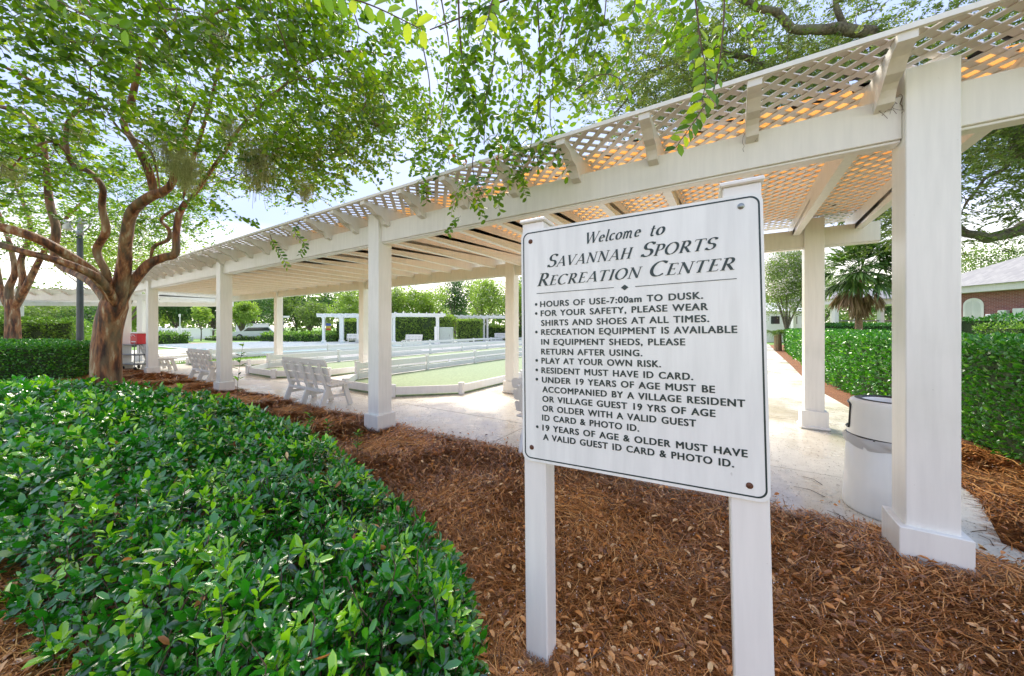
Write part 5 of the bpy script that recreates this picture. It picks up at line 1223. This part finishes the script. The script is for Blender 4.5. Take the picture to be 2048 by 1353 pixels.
# ---- pine straw, fallen leaves, twigs
def ground_z(X, Y): return np.array([mound(a, b) for a, b in zip(X, Y)])
def uvn(X, Y): dx = X-A0[0]; dy = Y-A0[1]; return dx*UV_U[0]+dy*UV_U[1], dx*UV_V[0]+dy*UV_V[1]
def edge_wob(u): return .24+.06*np.sin(u*2.3)+.035*np.sin(u*6.1+1)+.02*np.sin(u*17)
def straw_zone(X, Y, slack=0.0):
    u, v = uvn(X, Y); front = v < edge_wob(u)+slack
    right = ~in_poly(X, Y, edge_r+[(3.3, 30), (0, 30), (-3, 6), (1, 1), (3.2, 1.9)])
    hd = in_poly(X, Y, RH) & (v > 1)
    return (front | (right & (X > 2.5) & (v > 0))) & ~hd
def straw_pts(n, x0, x1, y0, y1, power=1.0, dref=1.2, slack=0.0):
    X = rng.uniform(x0, x1, n); Y = rng.uniform(y0, y1, n); d = np.hypot(X, Y); m = (rng.random(n) < np.minimum(1, (dref/d)**power)) & straw_zone(X, Y, slack*rng.random(n)**2) & ~in_poly(X, Y, [(-.9, .5), (-.4, .5), (-.4, 1.7), (-1.2, 2.6), (-5, 5), (-6, 5), (-5, 3), (-1.6, 1.4)])
    for t in COLS_F[:4]: p = UVW(t, 0); m &= ~((np.abs(X-p.x) < .13) & (np.abs(Y-p.y) < .13))
    return X[m], Y[m]
X, Y = straw_pts(470000, -3.2, 5.6, .55, 5.6, 1.15, 1.25, .14); X2, Y2 = straw_pts(230000, -13, -1.5, 3.4, 11, .6, 3.2, .12); q2 = uvn(X2, Y2)[1] > -2.2; X = np.concatenate([X, X2[q2]]); Y = np.concatenate([Y, Y2[q2]])
n = len(X); Z = ground_z(X, Y)+rng.random(n)**2*.035+.004
cl_ang = np.array([mnoise.noise(Vector((a*1.1, b*1.1, 9)))*3.2 for a, b in zip(X, Y)]); an = cl_ang+rng.normal(0, .75, n); d = np.hypot(X, Y)
L = rng.uniform(.028, .095, n)*np.maximum(1, (d/2)**.5); wd = .0009*np.maximum(1, (d/1.3))
til = rng.normal(0, .12, n); cv_ = rng.normal(0, .5, n)
V = np.zeros((n, 6, 3))
for k, s in enumerate((-1, 0, 1)):
    aa = an+cv_*s*.5; cx = X+np.cos(an)*L*s-np.sin(an)*L*cv_*(s*s-.4)*.5; cy = Y+np.sin(an)*L*s+np.cos(an)*L*cv_*(s*s-.4)*.5; cz = Z+til*L*s+.006*(1-s*s)
    V[:, k*2] = np.stack([cx-np.sin(aa)*wd, cy+np.cos(aa)*wd, cz], 1); V[:, k*2+1] = np.stack([cx+np.sin(aa)*wd, cy-np.cos(aa)*wd, cz+wd*.6], 1)
q = np.array([(0, 1, 3, 2), (2, 3, 5, 4)]); T = (q[None]+(np.arange(n)*6)[:, None, None]).reshape(-1, 4)
o = link('pine_straw', npmesh('pine_straw', V.reshape(-1, 3), T, L_NEEDLE, np.repeat(np.clip(rng.beta(1.5, 1.8, n), 0, 1), 2))); tag(o, 'loose brown pine needles covering the bed around the notice board posts', 'pine straw', kind='stuff')
X, Y = straw_pts(64000, -3.4, 6, .6, 7, 1.3, 1.0, .5); n = len(X)
v, f, c = leaves(np.stack([X, Y, ground_z(X, Y)+.028+rng.random(n)*.016], 1), np.stack([rng.normal(0, 1, n), rng.normal(0, 1, n), rng.normal(0, .22, n)], 1), rng.uniform(.026, .056, n), rng.uniform(.012, .026, n), (LEAF8[0]*np.array([1, 1, 1.7]), LEAF8[1]), jit=.35)
o = link('fallen_leaves', npmesh('fallen_leaves', v, f, L_DEAD, c, True)); tag(o, 'scattered orange and tan fallen leaves on the pine straw', 'fallen leaves', kind='stuff')
X, Y = straw_pts(30000, -3, 5, .6, 5, 1.4, 1.0); n = len(X); n = len(X); v, f, c = leaves(np.stack([X, Y, ground_z(X, Y)+.034+rng.random(n)*.01], 1), rdir(n), .0085, .006, LEAF2, jit=.6)
o = link('fallen_petals', npmesh('fallen_petals', v, f, L_BLOOM, c)); tag(o, 'tiny white fallen crape myrtle petals sprinkled over the straw', 'petals', kind='stuff')
# debris specks on the paving
U = rng.uniform(-1.5, 9, 13000); Vv = .2+rng.random(13000)**1.7*5; P = A0+U[:, None]*UV_U+Vv[:, None]*UV_V; m = in_poly(P[:, 0], P[:, 1], pave_poly); P = P[m]; n = len(P)
v, f, c = leaves(np.column_stack([P, np.full(n, .0042)]), np.column_stack([rng.normal(0, 1, (n, 2)), np.zeros(n)]), rng.uniform(.006, .024, n), .0045, LEAF2, jit=.05)
o = link('paving_litter', npmesh('paving_litter', v, f, M_WOODTWIG, c)); tag(o, 'small dark bits of leaf litter scattered on the damp paving', 'litter', kind='stuff')
tw_ = Acc()
for i in range(46):
    x, y = (random.uniform(.1, 3.6), random.uniform(.9, 2.8)) if i < 34 else tuple(UVW(random.uniform(-.5, 3), random.uniform(.3, 1.6))[:2]); u, v_ = row_uv(x, y)
    z = mound(x, y)+.03 if v_ < .3 else .006; an_ = random.uniform(0, 3.1); L_t = random.uniform(.04, .13); tw_.tube([(x, y, z), (x+math.cos(an_)*L_t, y+math.sin(an_)*L_t, z+.006), (x+math.cos(an_+.3)*L_t*1.9, y+math.sin(an_+.3)*L_t*1.9, z)], [.003, .0024, .0012], 5)
o = link('fallen_twigs', tw_.mesh('fallen_twigs', M_WOODTWIG)); tag(o, 'thin dark twigs lying on straw and paving near the litter bin', 'twigs', kind='stuff')
# fringe of grass by the shuffleboard lanes
nG = 9000; X = rng.uniform(-16, -9.5, nG); Y = rng.uniform(12.5, 19, nG); m = in_poly(X, Y, [tuple(UVW(u, v)[:2]) for u, v in ((19.6, 1.2), (21.6, 4.5), (21.4, 9), (20.4, 9), (18.9, 3))]); X, Y = X[m], Y[m]; n = len(X)
v, f, c = leaves(np.stack([X, Y, np.full(n, .02)], 1), np.column_stack([rng.normal(0, .3, (n, 2)), np.ones(n)]), .10, .02, LEAF2)
o = link('grass_tufts', npmesh('grass_tufts', v, f, L_GRASS, c)); tag(o, 'short bright grass on the small lawn strip by the lanes', 'grass', kind='stuff')
